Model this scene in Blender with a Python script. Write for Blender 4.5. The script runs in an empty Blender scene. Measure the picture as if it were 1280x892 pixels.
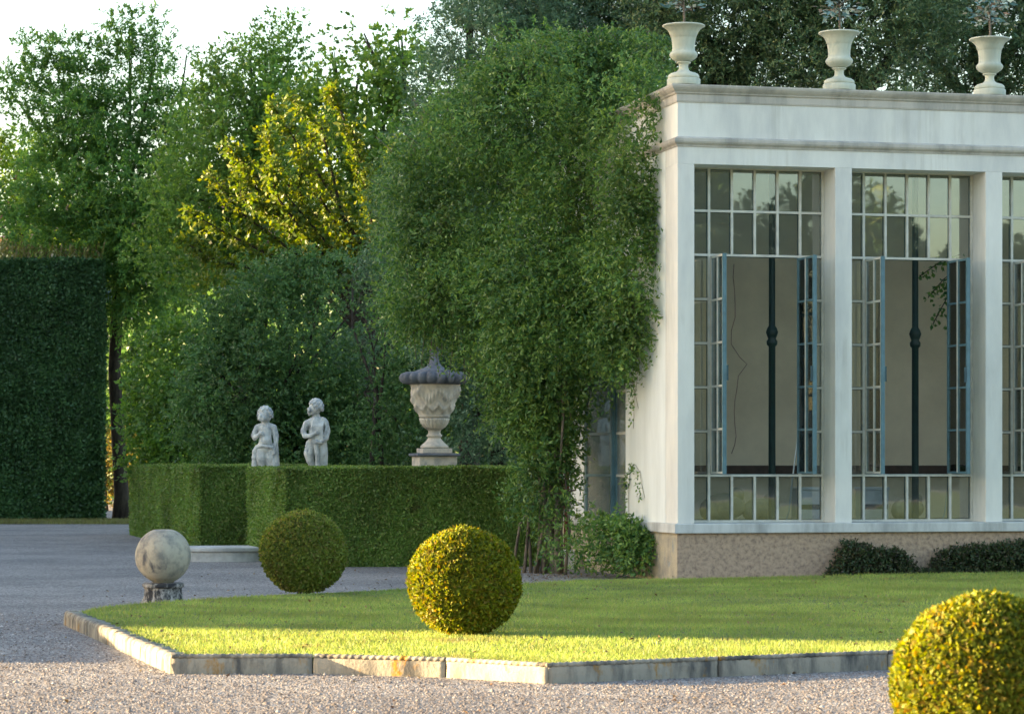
import bpy, bmesh, math
import numpy as np
from mathutils import Vector, Matrix

rng = np.random.default_rng(7)
R = math.radians
sc = bpy.context.scene
COL = sc.collection

# ------------------------------------------------------------------ camera, sky, sun, exposure
F, EYE, HZ = 3400.0, 1.7, 580.0            # focal length in photo pixels, eye height, horizon row
cam_d = bpy.data.cameras.new('camera')
cam = bpy.data.objects.new('camera', cam_d); COL.objects.link(cam)
cam.location = (0, 0, EYE); cam.rotation_euler = (R(90), 0, 0)
cam_d.sensor_width = 36.0; cam_d.lens = F / 1280 * 36.0
cam_d.shift_y = (HZ - 446) / 1280.0
cam_d.clip_start = 0.5; cam_d.clip_end = 3000
cam_d.dof.use_dof = True; cam_d.dof.focus_distance = 35.0; cam_d.dof.aperture_fstop = 5.6
sc.camera = cam

SUN_EL, SUN_AZ = R(8.0), math.atan2(0.14, -1.0)      # azimuth of the direction towards the sun, from +X
to_sun = Vector((math.cos(SUN_AZ) * math.cos(SUN_EL), math.sin(SUN_AZ) * math.cos(SUN_EL), math.sin(SUN_EL)))
world = bpy.data.worlds.new('World'); sc.world = world; world.use_nodes = True
wn = world.node_tree.nodes; wl = world.node_tree.links
sky = wn.new('ShaderNodeTexSky'); sky.sky_type = 'NISHITA'; sky.sun_disc = False
sky.sun_elevation = SUN_EL; sky.sun_rotation = math.pi / 2 - SUN_AZ
sky.air_density = 1.0; sky.dust_density = 2.2; sky.ozone_density = 0.9
wl.new(sky.outputs[0], wn['Background'].inputs[0]); wn['Background'].inputs[1].default_value = 0.086
sun_d = bpy.data.lights.new('sun', 'SUN'); sun_d.energy = 4.3; sun_d.angle = R(0.6); sun_d.color = (1.0, 0.72, 0.38)
sun = bpy.data.objects.new('sun', sun_d); COL.objects.link(sun)
sun.rotation_euler = to_sun.to_track_quat('Z', 'Y').to_euler(); sun.location = (-30, 10, 30)
sc.view_settings.view_transform = 'Standard'; sc.view_settings.look = 'None'
sc.view_settings.exposure = 3.2; sc.view_settings.gamma = 1.0
sc.cycles.max_bounces = 10; sc.cycles.transparent_max_bounces = 16
sc.cycles.diffuse_bounces = 7; sc.cycles.glossy_bounces = 3; sc.cycles.transmission_bounces = 4
sc.cycles.sample_clamp_indirect = 6.0

# ------------------------------------------------------------------ helpers
def W(px, py, Y):
    return Vector(((px - 640) / F * Y, Y, EYE - (py - HZ) / F * Y))
def G(px, py, z=0.0):
    Y = F * (EYE - z) / (py - HZ)
    return Vector(((px - 640) / F * Y, Y, z))
def tag(o, label=None, cat=None, group=None, kind=None):
    if label: o['label'] = label
    if cat: o['category'] = cat
    if group: o['group'] = group
    if kind: o['kind'] = kind
    return o
def empty(name, loc=(0, 0, 0), rz=0.0, label=None, cat=None, group=None):
    o = bpy.data.objects.new(name, None); COL.objects.link(o)
    o.location = loc; o.rotation_euler = (0, 0, rz); o.empty_display_size = 0.2
    return tag(o, label, cat, group)
def link(name, me, mats, parent=None):
    for m in (mats if isinstance(mats, (list, tuple)) else [mats]): me.materials.append(m)
    o = bpy.data.objects.new(name, me); COL.objects.link(o)
    if parent: o.parent = parent
    return o
def np_mesh(name, V, k, mats, parent=None, smooth=False, matidx=None):
    """faces of k consecutive vertices each"""
    V = np.ascontiguousarray(V, dtype=np.float32).reshape(-1, 3); n = len(V) // k
    me = bpy.data.meshes.new(name)
    me.vertices.add(n * k); me.vertices.foreach_set('co', V[:n * k].ravel())
    me.loops.add(n * k); me.loops.foreach_set('vertex_index', np.arange(n * k, dtype=np.int32))
    me.polygons.add(n); me.polygons.foreach_set('loop_start', np.arange(0, n * k, k, dtype=np.int32))
    me.update(calc_edges=True)
    return link(name, me, mats, parent)
def np_mesh_idx(name, V, Fc, mats, parent=None, smooth=False):
    V = np.ascontiguousarray(V, dtype=np.float32); Fc = np.ascontiguousarray(Fc, dtype=np.int32)
    k = Fc.shape[1]; n = len(Fc)
    me = bpy.data.meshes.new(name)
    me.vertices.add(len(V)); me.vertices.foreach_set('co', V.ravel())
    me.loops.add(n * k); me.loops.foreach_set('vertex_index', Fc.ravel())
    me.polygons.add(n); me.polygons.foreach_set('loop_start', np.arange(0, n * k, k, dtype=np.int32))
    if smooth: me.polygons.foreach_set('use_smooth', np.ones(n, dtype=bool))
    me.update(calc_edges=True)
    return link(name, me, mats, parent)

class MB:
    """collects boxes, tubes, lathes into ONE mesh object"""
    def __init__(s): s.bm = bmesh.new(); s.mi = 0
    def _f(s, vs, smooth=False):
        try:
            f = s.bm.faces.new(vs); f.material_index = s.mi; f.smooth = smooth
        except ValueError: pass
    def box(s, x0, x1, y0, y1, z0, z1, mi=None):
        if mi is not None: s.mi = mi
        v = [s.bm.verts.new(p) for p in ((x0,y0,z0),(x1,y0,z0),(x1,y1,z0),(x0,y1,z0),(x0,y0,z1),(x1,y0,z1),(x1,y1,z1),(x0,y1,z1))]
        for q in ((0,3,2,1),(4,5,6,7),(0,1,5,4),(1,2,6,5),(2,3,7,6),(3,0,4,7)): s._f([v[i] for i in q])
        return s
    def tube(s, pts, rad, seg=8, cap=True):
        pts = [Vector(p) for p in pts]; rings = []
        if not isinstance(rad, (list, tuple)): rad = [rad] * len(pts)
        for i, p in enumerate(pts):
            d = (pts[min(i + 1, len(pts) - 1)] - pts[max(i - 1, 0)]).normalized()
            a = d.cross(Vector((0.13, 1, 0.21))).normalized(); b = d.cross(a)
            rings.append([s.bm.verts.new(p + (a * math.cos(2*math.pi*j/seg) + b * math.sin(2*math.pi*j/seg)) * rad[i]) for j in range(seg)])
        for i in range(len(rings) - 1):
            for j in range(seg):
                s._f([rings[i][j], rings[i][(j+1) % seg], rings[i+1][(j+1) % seg], rings[i+1][j]], True)
        if cap: s._f(rings[0][::-1]); s._f(rings[-1])
        return s
    def lathe(s, prof, seg=32, c=(0, 0, 0), mod=None):
        rings = []
        for k, (r, z) in enumerate(prof):
            ring = []
            for j in range(seg):
                a = 2 * math.pi * j / seg
                rr = r * (mod(k, z, a) if mod else 1.0)
                ring.append(s.bm.verts.new((c[0] + rr * math.cos(a), c[1] + rr * math.sin(a), c[2] + z)))
            rings.append(ring)
        for i in range(len(rings) - 1):
            for j in range(seg):
                s._f([rings[i][j], rings[i][(j+1) % seg], rings[i+1][(j+1) % seg], rings[i+1][j]], True)
        s._f(rings[0][::-1]); s._f(rings[-1])
        return s
    def sphere(s, c, r, seg=12, sc=(1, 1, 1)):
        m = Matrix.Translation(c) @ Matrix.Diagonal((sc[0], sc[1], sc[2], 1))
        g = bmesh.ops.create_uvsphere(s.bm, u_segments=seg, v_segments=max(6, seg * 2 // 3), radius=r, matrix=m)
        for v in g['verts']:
            for f in v.link_faces: f.smooth = True; f.material_index = s.mi
        return s
    def prism(s, poly, z0, z1):
        a = [s.bm.verts.new((p[0], p[1], z0)) for p in poly]; b = [s.bm.verts.new((p[0], p[1], z1)) for p in poly]
        n = len(poly)
        for i in range(n): s._f([a[i], a[(i+1) % n], b[(i+1) % n], b[i]])
        s._f(b); s._f(a[::-1])
        return s
    def build(s, name, mats, parent=None, bevel=0.0):
        bmesh.ops.recalc_face_normals(s.bm, faces=s.bm.faces[:])
        me = bpy.data.meshes.new(name); s.bm.to_mesh(me); s.bm.free()
        o = link(name, me, mats, parent)
        if bevel:
            b = o.modifiers.new('bevel', 'BEVEL'); b.width = bevel; b.segments = 2; b.limit_method = 'ANGLE'
        return o

def norm(a): return a / np.maximum(np.linalg.norm(a, axis=1, keepdims=True), 1e-9)
def rdir(n): return norm(rng.normal(size=(n, 3)))
class Noise:
    def __init__(s, freq, seed, k=7):
        g = np.random.default_rng(seed); s.d = norm(g.normal(size=(k, 3))) * freq * g.uniform(.6, 1.7, (k, 1)); s.p = g.uniform(0, 6.28, k)
    def __call__(s, P): return np.sin(P @ s.d.T + s.p).mean(axis=1) * 1.6

def leaf_verts(P, D, N, L, Wd, fold=0.12):
    S = norm(np.cross(D, N)); N2 = np.cross(S, D)
    L = np.asarray(L).reshape(-1, 1); Wd = np.asarray(Wd).reshape(-1, 1)
    m = P + D * L * .45 + N2 * Wd * fold
    V = np.stack([P, m + S * Wd * .5, P + D * L - N2 * L * .08, m - S * Wd * .5], axis=1)
    return V.reshape(-1, 3)
def twig_leaves(P, D, n, tl, L, Wd, droop=0.3, splay=1.0, up=0.4, nup=0.7, vary=.35):
    """n leaves on each of len(P) twigs"""
    m = len(P)
    T = rng.uniform(.05, 1, (m, n)); tlv = tl * rng.uniform(.6, 1.25, (m, 1))
    pos = P[:, None, :] + D[:, None, :] * (T * tlv)[..., None]
    pos[..., 2] -= droop * tlv * T ** 2
    pos = pos.reshape(-1, 3); Dn = np.repeat(D, n, axis=0)
    d = norm(Dn * .6 + rdir(m * n) * splay + np.array([0, 0, up]))
    nn = norm(rdir(m * n) * .9 + np.array([0, 0, nup * .6]) + Dn * .55 + np.array([-.1, -.25, 0]))
    k = rng.uniform(1 - vary, 1 + vary, m * n)
    return leaf_verts(pos, d, nn, L * k, Wd * k)

# ------------------------------------------------------------------ materials
def new_mat(name):
    m = bpy.data.materials.new(name); m.use_nodes = True; nt = m.node_tree
    return m, nt.nodes, nt.links, nt.nodes['Principled BSDF']
def ramp(nd, stops):
    r = nd.new('ShaderNodeValToRGB'); e = r.color_ramp.elements
    while len(e) > 1: e.remove(e[-1])
    e[0].position = stops[0][0]; e[0].color = (*stops[0][1], 1)
    for p, c in stops[1:]:
        x = e.new(p); x.color = (*c, 1)
    return r
def tex_noise(nd, lk, scale, detail=5, rough=.55, coord=None, vscale=None):
    t = nd.new('ShaderNodeTexNoise'); t.inputs['Scale'].default_value = scale
    t.inputs['Detail'].default_value = detail; t.inputs['Roughness'].default_value = rough
    c = coord
    if c is None: c = nd.new('ShaderNodeTexCoord').outputs['Object']
    if vscale:
        mp = nd.new('ShaderNodeMapping'); mp.inputs['Scale'].default_value = vscale; lk.new(c, mp.inputs[0]); c = mp.outputs[0]
    lk.new(c, t.inputs['Vector'])
    return t
def leaf_mat(name, cols, trans=.35, rough=.45, spec=.35, tgain=1.25, gain=1.25, patch=None):
    m, nd, lk, b = new_mat(name)
    g = nd.new('ShaderNodeNewGeometry')
    cols = [tuple(min(.45, v * gain) for v in c) for c in cols]
    n = len(cols)
    r = ramp(nd, [(i / max(1, n - 1), c) for i, c in enumerate(cols)])
    lk.new(g.outputs['Random Per Island'], r.inputs[0])
    no = tex_noise(nd, lk, .9, 2, .5)
    hs = nd.new('ShaderNodeHueSaturation')
    mr = nd.new('ShaderNodeMapRange'); mr.inputs[1].default_value = .3; mr.inputs[2].default_value = .7
    mr.inputs[3].default_value = .72; mr.inputs[4].default_value = 1.28
    lk.new(no.outputs[0], mr.inputs[0]); lk.new(mr.outputs[0], hs.inputs['Value']); lk.new(r.outputs[0], hs.inputs['Color'])
    hso = hs.outputs[0]
    if patch:
        pn = tex_noise(nd, lk, patch[1], 4, .6); pr = ramp(nd, [(patch[2], (0, 0, 0)), (patch[2] + .12, (.8, .8, .8))]); lk.new(pn.outputs[0], pr.inputs[0])
        pm = nd.new('ShaderNodeMix'); pm.data_type = 'RGBA'; pm.inputs['B'].default_value = (*patch[0], 1)
        lk.new(pr.outputs[0], pm.inputs[0]); lk.new(hso, pm.inputs['A']); hso = pm.outputs['Result']
    lk.new(hso, b.inputs['Base Color'])
    b.inputs['Roughness'].default_value = rough; b.inputs['Specular IOR Level'].default_value = spec
    t = nd.new('ShaderNodeBsdfTranslucent'); h2 = nd.new('ShaderNodeHueSaturation')
    h2.inputs['Hue'].default_value = .485; h2.inputs['Saturation'].default_value = 1.15; h2.inputs['Value'].default_value = tgain
    lk.new(hso, h2.inputs['Color']); lk.new(h2.outputs[0], t.inputs[0])
    mx = nd.new('ShaderNodeMixShader'); mx.inputs[0].default_value = trans
    lk.new(b.outputs[0], mx.inputs[1]); lk.new(t.outputs[0], mx.inputs[2])
    lk.new(mx.outputs[0], nd['Material Output'].inputs[0])
    return m
def stone_mat(name, base, dark, scale=3, stain=None, stain_amt=.55, rough=.85, bump=.3, streak=False, fine=60):
    m, nd, lk, b = new_mat(name)
    oi = nd.new('ShaderNodeObjectInfo'); tc = nd.new('ShaderNodeTexCoord'); va = nd.new('ShaderNodeVectorMath'); va.operation = 'MULTIPLY_ADD'
    va.inputs[1].default_value = (37, 53, 29); lk.new(oi.outputs['Random'], va.inputs[0]); lk.new(tc.outputs['Object'], va.inputs[2]); C_ = va.outputs[0]
    n1 = tex_noise(nd, lk, scale, 8, .65, C_, vscale=(1, 1, .25) if streak else None)
    r = ramp(nd, [(.36, dark), (.54, base), (.72, tuple(min(1, c * 1.12) for c in base))]); lk.new(n1.outputs[0], r.inputs[0])
    out = r.outputs[0]
    if streak:
        n4 = tex_noise(nd, lk, 11, 5, .6, C_, vscale=(1, 1, .05)); r4 = ramp(nd, [(.38, (.80, .79, .76)), (.52, (1, 1, 1))]); lk.new(n4.outputs[0], r4.inputs[0])
        n5 = tex_noise(nd, lk, 1.1, 3, .5, C_); m5 = nd.new('ShaderNodeMapRange'); m5.inputs[1].default_value = .50; m5.inputs[2].default_value = .78; lk.new(n5.outputs[0], m5.inputs[0])
        x4 = nd.new('ShaderNodeMix'); x4.data_type = 'RGBA'; x4.blend_type = 'MULTIPLY'; lk.new(m5.outputs[0], x4.inputs[0]); lk.new(out, x4.inputs['A']); lk.new(r4.outputs[0], x4.inputs['B']); out = x4.outputs['Result']
    if stain:
        n2 = tex_noise(nd, lk, scale * .8, 6, .7, C_, vscale=(1, 1, .45))
        n2.inputs['Distortion'].default_value = .4
        r2 = ramp(nd, [(stain_amt, (0, 0, 0)), (stain_amt + .09, (1, 1, 1))]); lk.new(n2.outputs[0], r2.inputs[0])
        mx = nd.new('ShaderNodeMix'); mx.data_type = 'RGBA'; mx.inputs['B'].default_value = (*stain, 1)
        lk.new(r2.outputs[0], mx.inputs[0]); lk.new(out, mx.inputs['A']); out = mx.outputs['Result']
    lk.new(out, b.inputs['Base Color']); b.inputs['Roughness'].default_value = rough
    b.inputs['Specular IOR Level'].default_value = .2
    n3 = tex_noise(nd, lk, fine, 6, .6, C_); bp = nd.new('ShaderNodeBump'); bp.inputs['Strength'].default_value = bump; bp.inputs['Distance'].default_value = .02
    lk.new(n3.outputs[0], bp.inputs['Height']); lk.new(bp.outputs[0], b.inputs['Normal'])
    return m
def paint_mat(name, col, rough=.5, var=.15):
    m, nd, lk, b = new_mat(name)
    n = tex_noise(nd, lk, 6, 6, .65)
    r = ramp(nd, [(.3, tuple(c * (1 - var * 2) for c in col)), (.55, col), (.8, tuple(min(1, c * (1 + var)) for c in col))])
    lk.new(n.outputs[0], r.inputs[0]); lk.new(r.outputs[0], b.inputs['Base Color']); b.inputs['Roughness'].default_value = rough
    return m
def glass_mat(name='window_glass', d0=0, d1=.10, gl_=1.4):
    m, nd, lk, b = new_mat(name); nd.remove(b)
    tr = nd.new('ShaderNodeBsdfTransparent'); tr.inputs[0].default_value = (.90, .93, .92, 1)
    gl = nd.new('ShaderNodeBsdfGlossy'); gl.inputs['Roughness'].default_value = .015; gl.inputs[0].default_value = (.95, 1, 1, 1)
    df = nd.new('ShaderNodeBsdfDiffuse'); df.inputs[0].default_value = (.35, .36, .33, 1)
    lw = nd.new('ShaderNodeFresnel'); lw.inputs[0].default_value = 1.52
    n = tex_noise(nd, lk, 5, 5, .6); mr = nd.new('ShaderNodeMapRange'); mr.inputs[3].default_value = d0; mr.inputs[4].default_value = d1
    lk.new(n.outputs[0], mr.inputs[0])
    n2 = tex_noise(nd, lk, 1.3, 2, .5); bp = nd.new('ShaderNodeBump'); bp.inputs['Strength'].default_value = .03; bp.inputs['Distance'].default_value = .05
    lk.new(n2.outputs[0], bp.inputs['Height']); lk.new(bp.outputs[0], gl.inputs['Normal'])
    m1 = nd.new('ShaderNodeMixShader'); lk.new(mr.outputs[0], m1.inputs[0]); lk.new(tr.outputs[0], m1.inputs[1]); lk.new(df.outputs[0], m1.inputs[2])
    ad = nd.new('ShaderNodeMath'); ad.operation = 'MULTIPLY_ADD'; ad.inputs[1].default_value = gl_; ad.inputs[2].default_value = .02; ad.use_clamp = True
    lk.new(lw.outputs[0], ad.inputs[0])
    m2 = nd.new('ShaderNodeMixShader'); lk.new(ad.outputs[0], m2.inputs[0]); lk.new(m1.outputs[0], m2.inputs[1]); lk.new(gl.outputs[0], m2.inputs[2])
    lk.new(m2.outputs[0], nd['Material Output'].inputs[0])
    return m

def gravel_mat(name, fine):
    m, nd, lk, b = new_mat(name)
    co = nd.new('ShaderNodeTexCoord').outputs['Object']
    v = nd.new('ShaderNodeTexVoronoi'); v.inputs['Scale'].default_value = fine; lk.new(co, v.inputs['Vector'])
    r = ramp(nd, [(0, (.10, .095, .096)), (.3, (.20, .19, .191)), (.6, (.265, .252, .252)), (.85, (.335, .32, .319)), (1, (.46, .45, .45))])
    sp = nd.new('ShaderNodeSeparateColor'); lk.new(v.outputs['Color'], sp.inputs[0]); lk.new(sp.outputs[0], r.inputs[0])
    n = tex_noise(nd, lk, .45, 6, .6, coord=co)
    r2 = ramp(nd, [(.35, (.74, .74, .75)), (.6, (1.05, 1.03, 1.0))]); lk.new(n.outputs[0], r2.inputs[0])
    mx = nd.new('ShaderNodeMix'); mx.data_type = 'RGBA'; mx.blend_type = 'MULTIPLY'; mx.inputs[0].default_value = 1
    lk.new(r.outputs[0], mx.inputs['A']); lk.new(r2.outputs[0], mx.inputs['B']); lk.new(mx.outputs['Result'], b.inputs['Base Color'])
    b.inputs['Roughness'].default_value = .9; b.inputs['Specular IOR Level'].default_value = .15
    bp = nd.new('ShaderNodeBump'); bp.inputs['Strength'].default_value = .7; bp.inputs['Distance'].default_value = .012; bp.invert = True
    lk.new(v.outputs['Distance'], bp.inputs['Height']); lk.new(bp.outputs[0], b.inputs['Normal'])
    return m

M = {}
M['gravel'] = gravel_mat('gravel', 48)
M['pebble'] = None
m, nd, lk, b = new_mat('pebble'); g_ = nd.new('ShaderNodeNewGeometry')
r_ = ramp(nd, [(0, (.075, .063, .058)), (.3, (.155, .130, .12)), (.7, (.225, .19, .175)), (.93, (.32, .285, .27)), (1, (.47, .44, .42))])
lk.new(g_.outputs['Random Per Island'], r_.inputs[0]); lk.new(r_.outputs[0], b.inputs['Base Color']); b.inputs['Roughness'].default_value = .9
M['pebble'] = m
M['plaster'] = stone_mat('white_plaster', (.72, .715, .68), (.60, .60, .585), 1.6, rough=.9, bump=.12, streak=True)
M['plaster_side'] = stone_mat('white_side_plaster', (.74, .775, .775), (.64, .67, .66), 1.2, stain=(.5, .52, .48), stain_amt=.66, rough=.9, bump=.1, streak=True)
M['cornice'] = stone_mat('cornice_stone', (.52, .49, .45), (.33, .32, .30), 2.2, rough=.9, bump=.15, streak=True)
M['sill'] = stone_mat('sill_stone', (.55, .56, .55), (.36, .37, .37), 2.5, rough=.85, bump=.15, streak=True)
M['plinth'] = stone_mat('rough_render', (.44, .32, .23), (.26, .19, .145), 16, stain=(.33, .31, .29), stain_amt=.64, rough=.95, bump=1.0, fine=14)
M['plinth_side'] = stone_mat('worn_render', (.44, .38, .28), (.28, .26, .22), 3, stain=(.27, .30, .30), stain_amt=.57, rough=.95, bump=.6, fine=30)
M['cream'] = paint_mat('cream_paint', (.60, .58, .52), .5, .12)
M['blue'] = paint_mat('blue_paint', (.095, .185, .225), .45, .15)
M['darkblue'] = paint_mat('dark_blue_paint', (.04, .085, .105), .45, .15)
M['iron'] = paint_mat('green_iron', (.018, .05, .048), .45, .15)
M['inner'] = stone_mat('inner_plaster', (.90, .75, .54), (.80, .66, .47), .9, rough=.95, bump=.1)
M['floor'] = stone_mat('inner_floor', (.3, .27, .24), (.2, .18, .16), 2)
M['wood'] = paint_mat('dark_wood', (.075, .045, .03), .6, .25)
M['white'] = paint_mat('white_board', (.7, .72, .72), .6, .08)
M['sack'] = paint_mat('sack_cloth', (.5, .43, .26), .9, .15)
M['rust'] = paint_mat('rust_pipe', (.13, .028, .022), .6, .25)
M['glass'] = glass_mat(); M['muted_glass'] = glass_mat('muted_glass', .35, .6, .45)  # side panes: grey film and weak gloss mute the grazing reflections
M['urn'] = stone_mat('urn_cast_stone', (.55, .56, .47), (.40, .43, .37), 3.2, stain=(.28, .36, .33), stain_amt=.62, rough=.8, bump=.12, streak=True)
M['statue'] = stone_mat('statue_stone', (.60, .61, .59), (.32, .34, .35), 4.5, stain=(.17, .19, .22), stain_amt=.56, rough=.85, bump=.5, fine=40)
M['vase'] = stone_mat('carved_stone', (.56, .50, .42), (.34, .32, .29), 4.5, stain=(.24, .24, .25), stain_amt=.62, rough=.85, bump=.25)
M['vase_dark'] = stone_mat('weathered_dark_stone', (.155, .165, .19), (.085, .09, .11), 5, rough=.85, bump=.3)
M['ball'] = stone_mat('ball_stone', (.40, .36, .29), (.22, .21, .19), 6, stain=(.10, .10, .11), stain_amt=.57, rough=.9, bump=.5, fine=45)
M['ball_base'] = stone_mat('pitted_stone', (.36, .34, .32), (.06, .06, .06), 12, stain=(.04, .04, .045), stain_amt=.46, rough=.9, bump=.8, fine=25)
M['kerb'] = stone_mat('kerb_stone', (.33, .30, .25), (.085, .085, .085), 4.5, stain=(.32, .17, .03), stain_amt=.57, rough=.9, bump=.4, streak=True, fine=35)
M['kerb_side'] = stone_mat('streaked_kerb_stone', (.25, .235, .20), (.06, .06, .06), 7, stain=(.25, .15, .04), stain_amt=.60, rough=.9, bump=.5, streak=True, fine=35)  # real streaks; base darkened against the strong low sun on this side
M['step'] = stone_mat('step_stone', (.52, .52, .51), (.36, .36, .36), 3, bump=.2)
M['bark'] = stone_mat('bark', (.055, .045, .035), (.025, .02, .017), 9, rough=.95, bump=.8, streak=True, fine=30)
M['bark_grey'] = stone_mat('grey_bark', (.20, .165, .13), (.10, .085, .07), 9, rough=.95, bump=.6, streak=True)
M['soil'] = stone_mat('turf_soil', (.12, .165, .05), (.085, .115, .036), 2.5, rough=1, bump=.3)
M['house'] = stone_mat('house_plaster', (.42, .37, .32), (.33, .29, .25), .6, rough=.9)
M['roof'] = paint_mat('terracotta', (.3, .15, .10), .8, .2)
M['shutter'] = paint_mat('grey_shutter', (.12, .14, .16), .6, .1)

L = {}
L['grass'] = leaf_mat('grass_blades', [(.155, .225, .055), (.185, .26, .062), (.21, .275, .07), (.29, .27, .10)], .4, .5, .3, patch=((.24, .20, .08), 1.3, .60))
L['drygrass'] = leaf_mat('verge_grass', [(.11, .12, .03), (.15, .15, .05), (.13, .11, .05)], .3)
L['box'] = leaf_mat('box_leaves', [(.04, .06, .014), (.07, .10, .02), (.10, .125, .024), (.12, .135, .03), (.12, .10, .036)], .35, .55, .2, gain=2.1, patch=((.14, .10, .045), 5, .60))  # shaded copy of the box leaves, lifted for the ball in shade
L['box_sunlit'] = leaf_mat('box_leaves_sunlit', [(.05, .075, .010), (.095, .125, .013), (.14, .16, .014), (.175, .175, .018), (.16, .11, .022)], .35, .55, .2, gain=1.45, patch=((.17, .12, .035), 5, .60))  # sunlit copy of the box leaves, low-sun gold put into the colour
L['hedge'] = leaf_mat('low_hedge_leaves', [(.045, .085, .018), (.065, .115, .022), (.085, .135, .028), (.11, .125, .04)], .25, gain=2.1, patch=((.10, .075, .03), 2.2, .62))
L['tallhedge'] = leaf_mat('tall_hedge_leaves', [(.014, .036, .014), (.022, .052, .018), (.032, .068, .022)], .2, gain=2.2)
L['locust'] = leaf_mat('locust_leaves', [(.034, .082, .024), (.052, .108, .026), (.078, .138, .027)], .45, gain=2.4)
L['yellowgreen'] = leaf_mat('yellow_green_leaves', [(.07, .13, .022), (.10, .17, .025), (.14, .19, .03)], .45, gain=2)
L['red'] = leaf_mat('russet_leaves', [(.11, .05, .035), (.15, .075, .05), (.10, .075, .04)], .35)
L['olive'] = leaf_mat('soft_olive_leaves', [(.042, .085, .02), (.062, .12, .026), (.085, .14, .03)], .45, gain=2.2)
L['broad'] = leaf_mat('broad_leaves', [(.04, .085, .018), (.065, .12, .024), (.09, .14, .024)], .45, gain=2.1)
L['hornbeam'] = leaf_mat('hornbeam_leaves', [(.045, .090, .014), (.07, .12, .016), (.105, .145, .017), (.145, .165, .018)], .42)
L['holm'] = leaf_mat('holm_oak_leaves', [(.028, .058, .026), (.044, .084, .036), (.07, .11, .05), (.10, .115, .04)], .3, .4, .45, gain=1.7)
L['grey'] = leaf_mat('grey_green_leaves', [(.04, .08, .042), (.06, .105, .056), (.09, .135, .075)], .28, gain=1.9)
L['shrub'] = leaf_mat('shrub_leaves', [(.036, .082, .018), (.055, .11, .022), (.08, .14, .026)], .42, gain=1.9)
L['shrubblue'] = leaf_mat('dark_shrub_leaves', [(.028, .066, .022), (.042, .088, .028), (.062, .112, .034)], .38, gain=1.9)
L['climber'] = leaf_mat('climber_leaves', [(.022, .058, .018), (.040, .086, .022), (.060, .110, .027), (.098, .145, .032)], .36, .4, .4, gain=2.2, patch=((.13, .12, .05), 1.6, .64))
L['golden'] = leaf_mat('backlit_leaves', [(.14, .13, .03), (.22, .18, .04), (.3, .22, .05)], .5)
L['lowshrub'] = leaf_mat('border_leaves', [(.03, .055, .022), (.045, .072, .026), (.07, .05, .035)], .25)
L['metal'] = leaf_mat('glaucous_leaves', [(.07, .14, .14), (.14, .25, .25), (.24, .32, .30), (.42, .40, .28), (.20, .12, .08)], .1)

# ------------------------------------------------------------------ ground
def sheet(name, poly, z, mat, thick=None):
    mb = MB()
    if thick is None:
        mb._f([mb.bm.verts.new((p[0], p[1], z)) for p in poly])
        o = mb.build(name, mat)
    else:
        mb.prism(poly, z - thick, z); o = mb.build(name, mat)
    return tag(o, kind='structure')
sheet('gravel_ground', [(-500, -300), (500, -300), (500, 900), (-500, 900)], 0, M['gravel'])

LZ = 0.135
kerb_top = {k: G(px, py, .15) for k, (px, py) in dict(tip=(80, 763), l2=(137, 784.5), A=(213, 819), K1=(391, 818.5), K2=(557, 823), B=(685, 830), K3=(898, 822), K4=(1110, 814)).items()}
K5 = Vector((4.35, 23.1, .15)); K6 = Vector((6.1, 24.2, .15)); K7 = Vector((8.2, 25.8, .15))
front_path = [kerb_top['A'], kerb_top['K1'], kerb_top['K2'], kerb_top['B'], kerb_top['K3'], kerb_top['K4'], K5, K6, K7]
tip, A_ = kerb_top['tip'], kerb_top['A']
left_path = [tip, tip.lerp(A_, .27), tip.lerp(A_, .53), tip.lerp(A_, .77), A_]
far_px = [(118, 756.5), (170, 752), (224, 748.5), (330, 742), (430, 738), (540, 733), (640, 728), (720, 723.5), (840, 722), (1060, 717.5), (1280, 713)]
far = [G(px, py, LZ) for px, py in far_px] + [Vector((11, 40.5, LZ))]
inner = lambda p: p
lawn_poly = [(p.x, p.y) for p in far] + [(13, 30)] + [(p.x, p.y) for p in front_path[::-1]] + [(p.x, p.y) for p in left_path[::-1]][1:]
lawn_poly = lawn_poly[::-1]
cen = Vector((1.5, 27))
def shrink(p, d=.10):
    v = (Vector(p) - cen); return tuple(Vector(p) - v.normalized() * d)
lawn_in = [shrink(p) for p in lawn_poly]
sheet('lawn', lawn_in, LZ - .012, M['soil'], thick=.14)
def in_poly(X, Y, poly):
    c = np.zeros(len(X), bool); j = len(poly) - 1
    for i in range(len(poly)):
        xi, yi = poly[i]; xj, yj = poly[j]
        t = ((yi > Y) != (yj > Y)) & (X < (xj - xi) * (Y - yi) / (yj - yi + 1e-12) + xi)
        c ^= t; j = i
    return c
def blades(name, X, Y, z, h, w, mat, lean=.5):
    n = len(X); P = np.stack([X, Y, np.full(n, z)], 1)
    a = rng.uniform(0, 2 * np.pi, n); s = np.stack([np.cos(a), np.sin(a), np.zeros(n)], 1)
    d = np.stack([rng.normal(0, lean, n), rng.normal(0, lean, n), np.ones(n)], 1)
    hh = (h * rng.uniform(.5, 1.3, n))[:, None]; ww = (w * rng.uniform(.7, 1.3, n))[:, None]
    V = np.stack([P - s * ww * .5, P + s * ww * .5, P + d * hh], 1)
    return np_mesh(name, V, 3, mat)
N_ = 640000
gx = rng.uniform(-5.2, 12.5, N_); gy = 20.9 + (41 - 20.9) * rng.uniform(0, 1, N_) ** 1.35
patch = Noise(.9, 3)(np.stack([gx, gy, gy * 0], 1))
ok = in_poly(gx, gy, lawn_in) & (gx < gy * .27 + 1) & (gx > -gy * .195 - .3) & (rng.uniform(0, 1, N_) < .8 + .3 * patch)
gx, gy = gx[ok], gy[ok]
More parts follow.
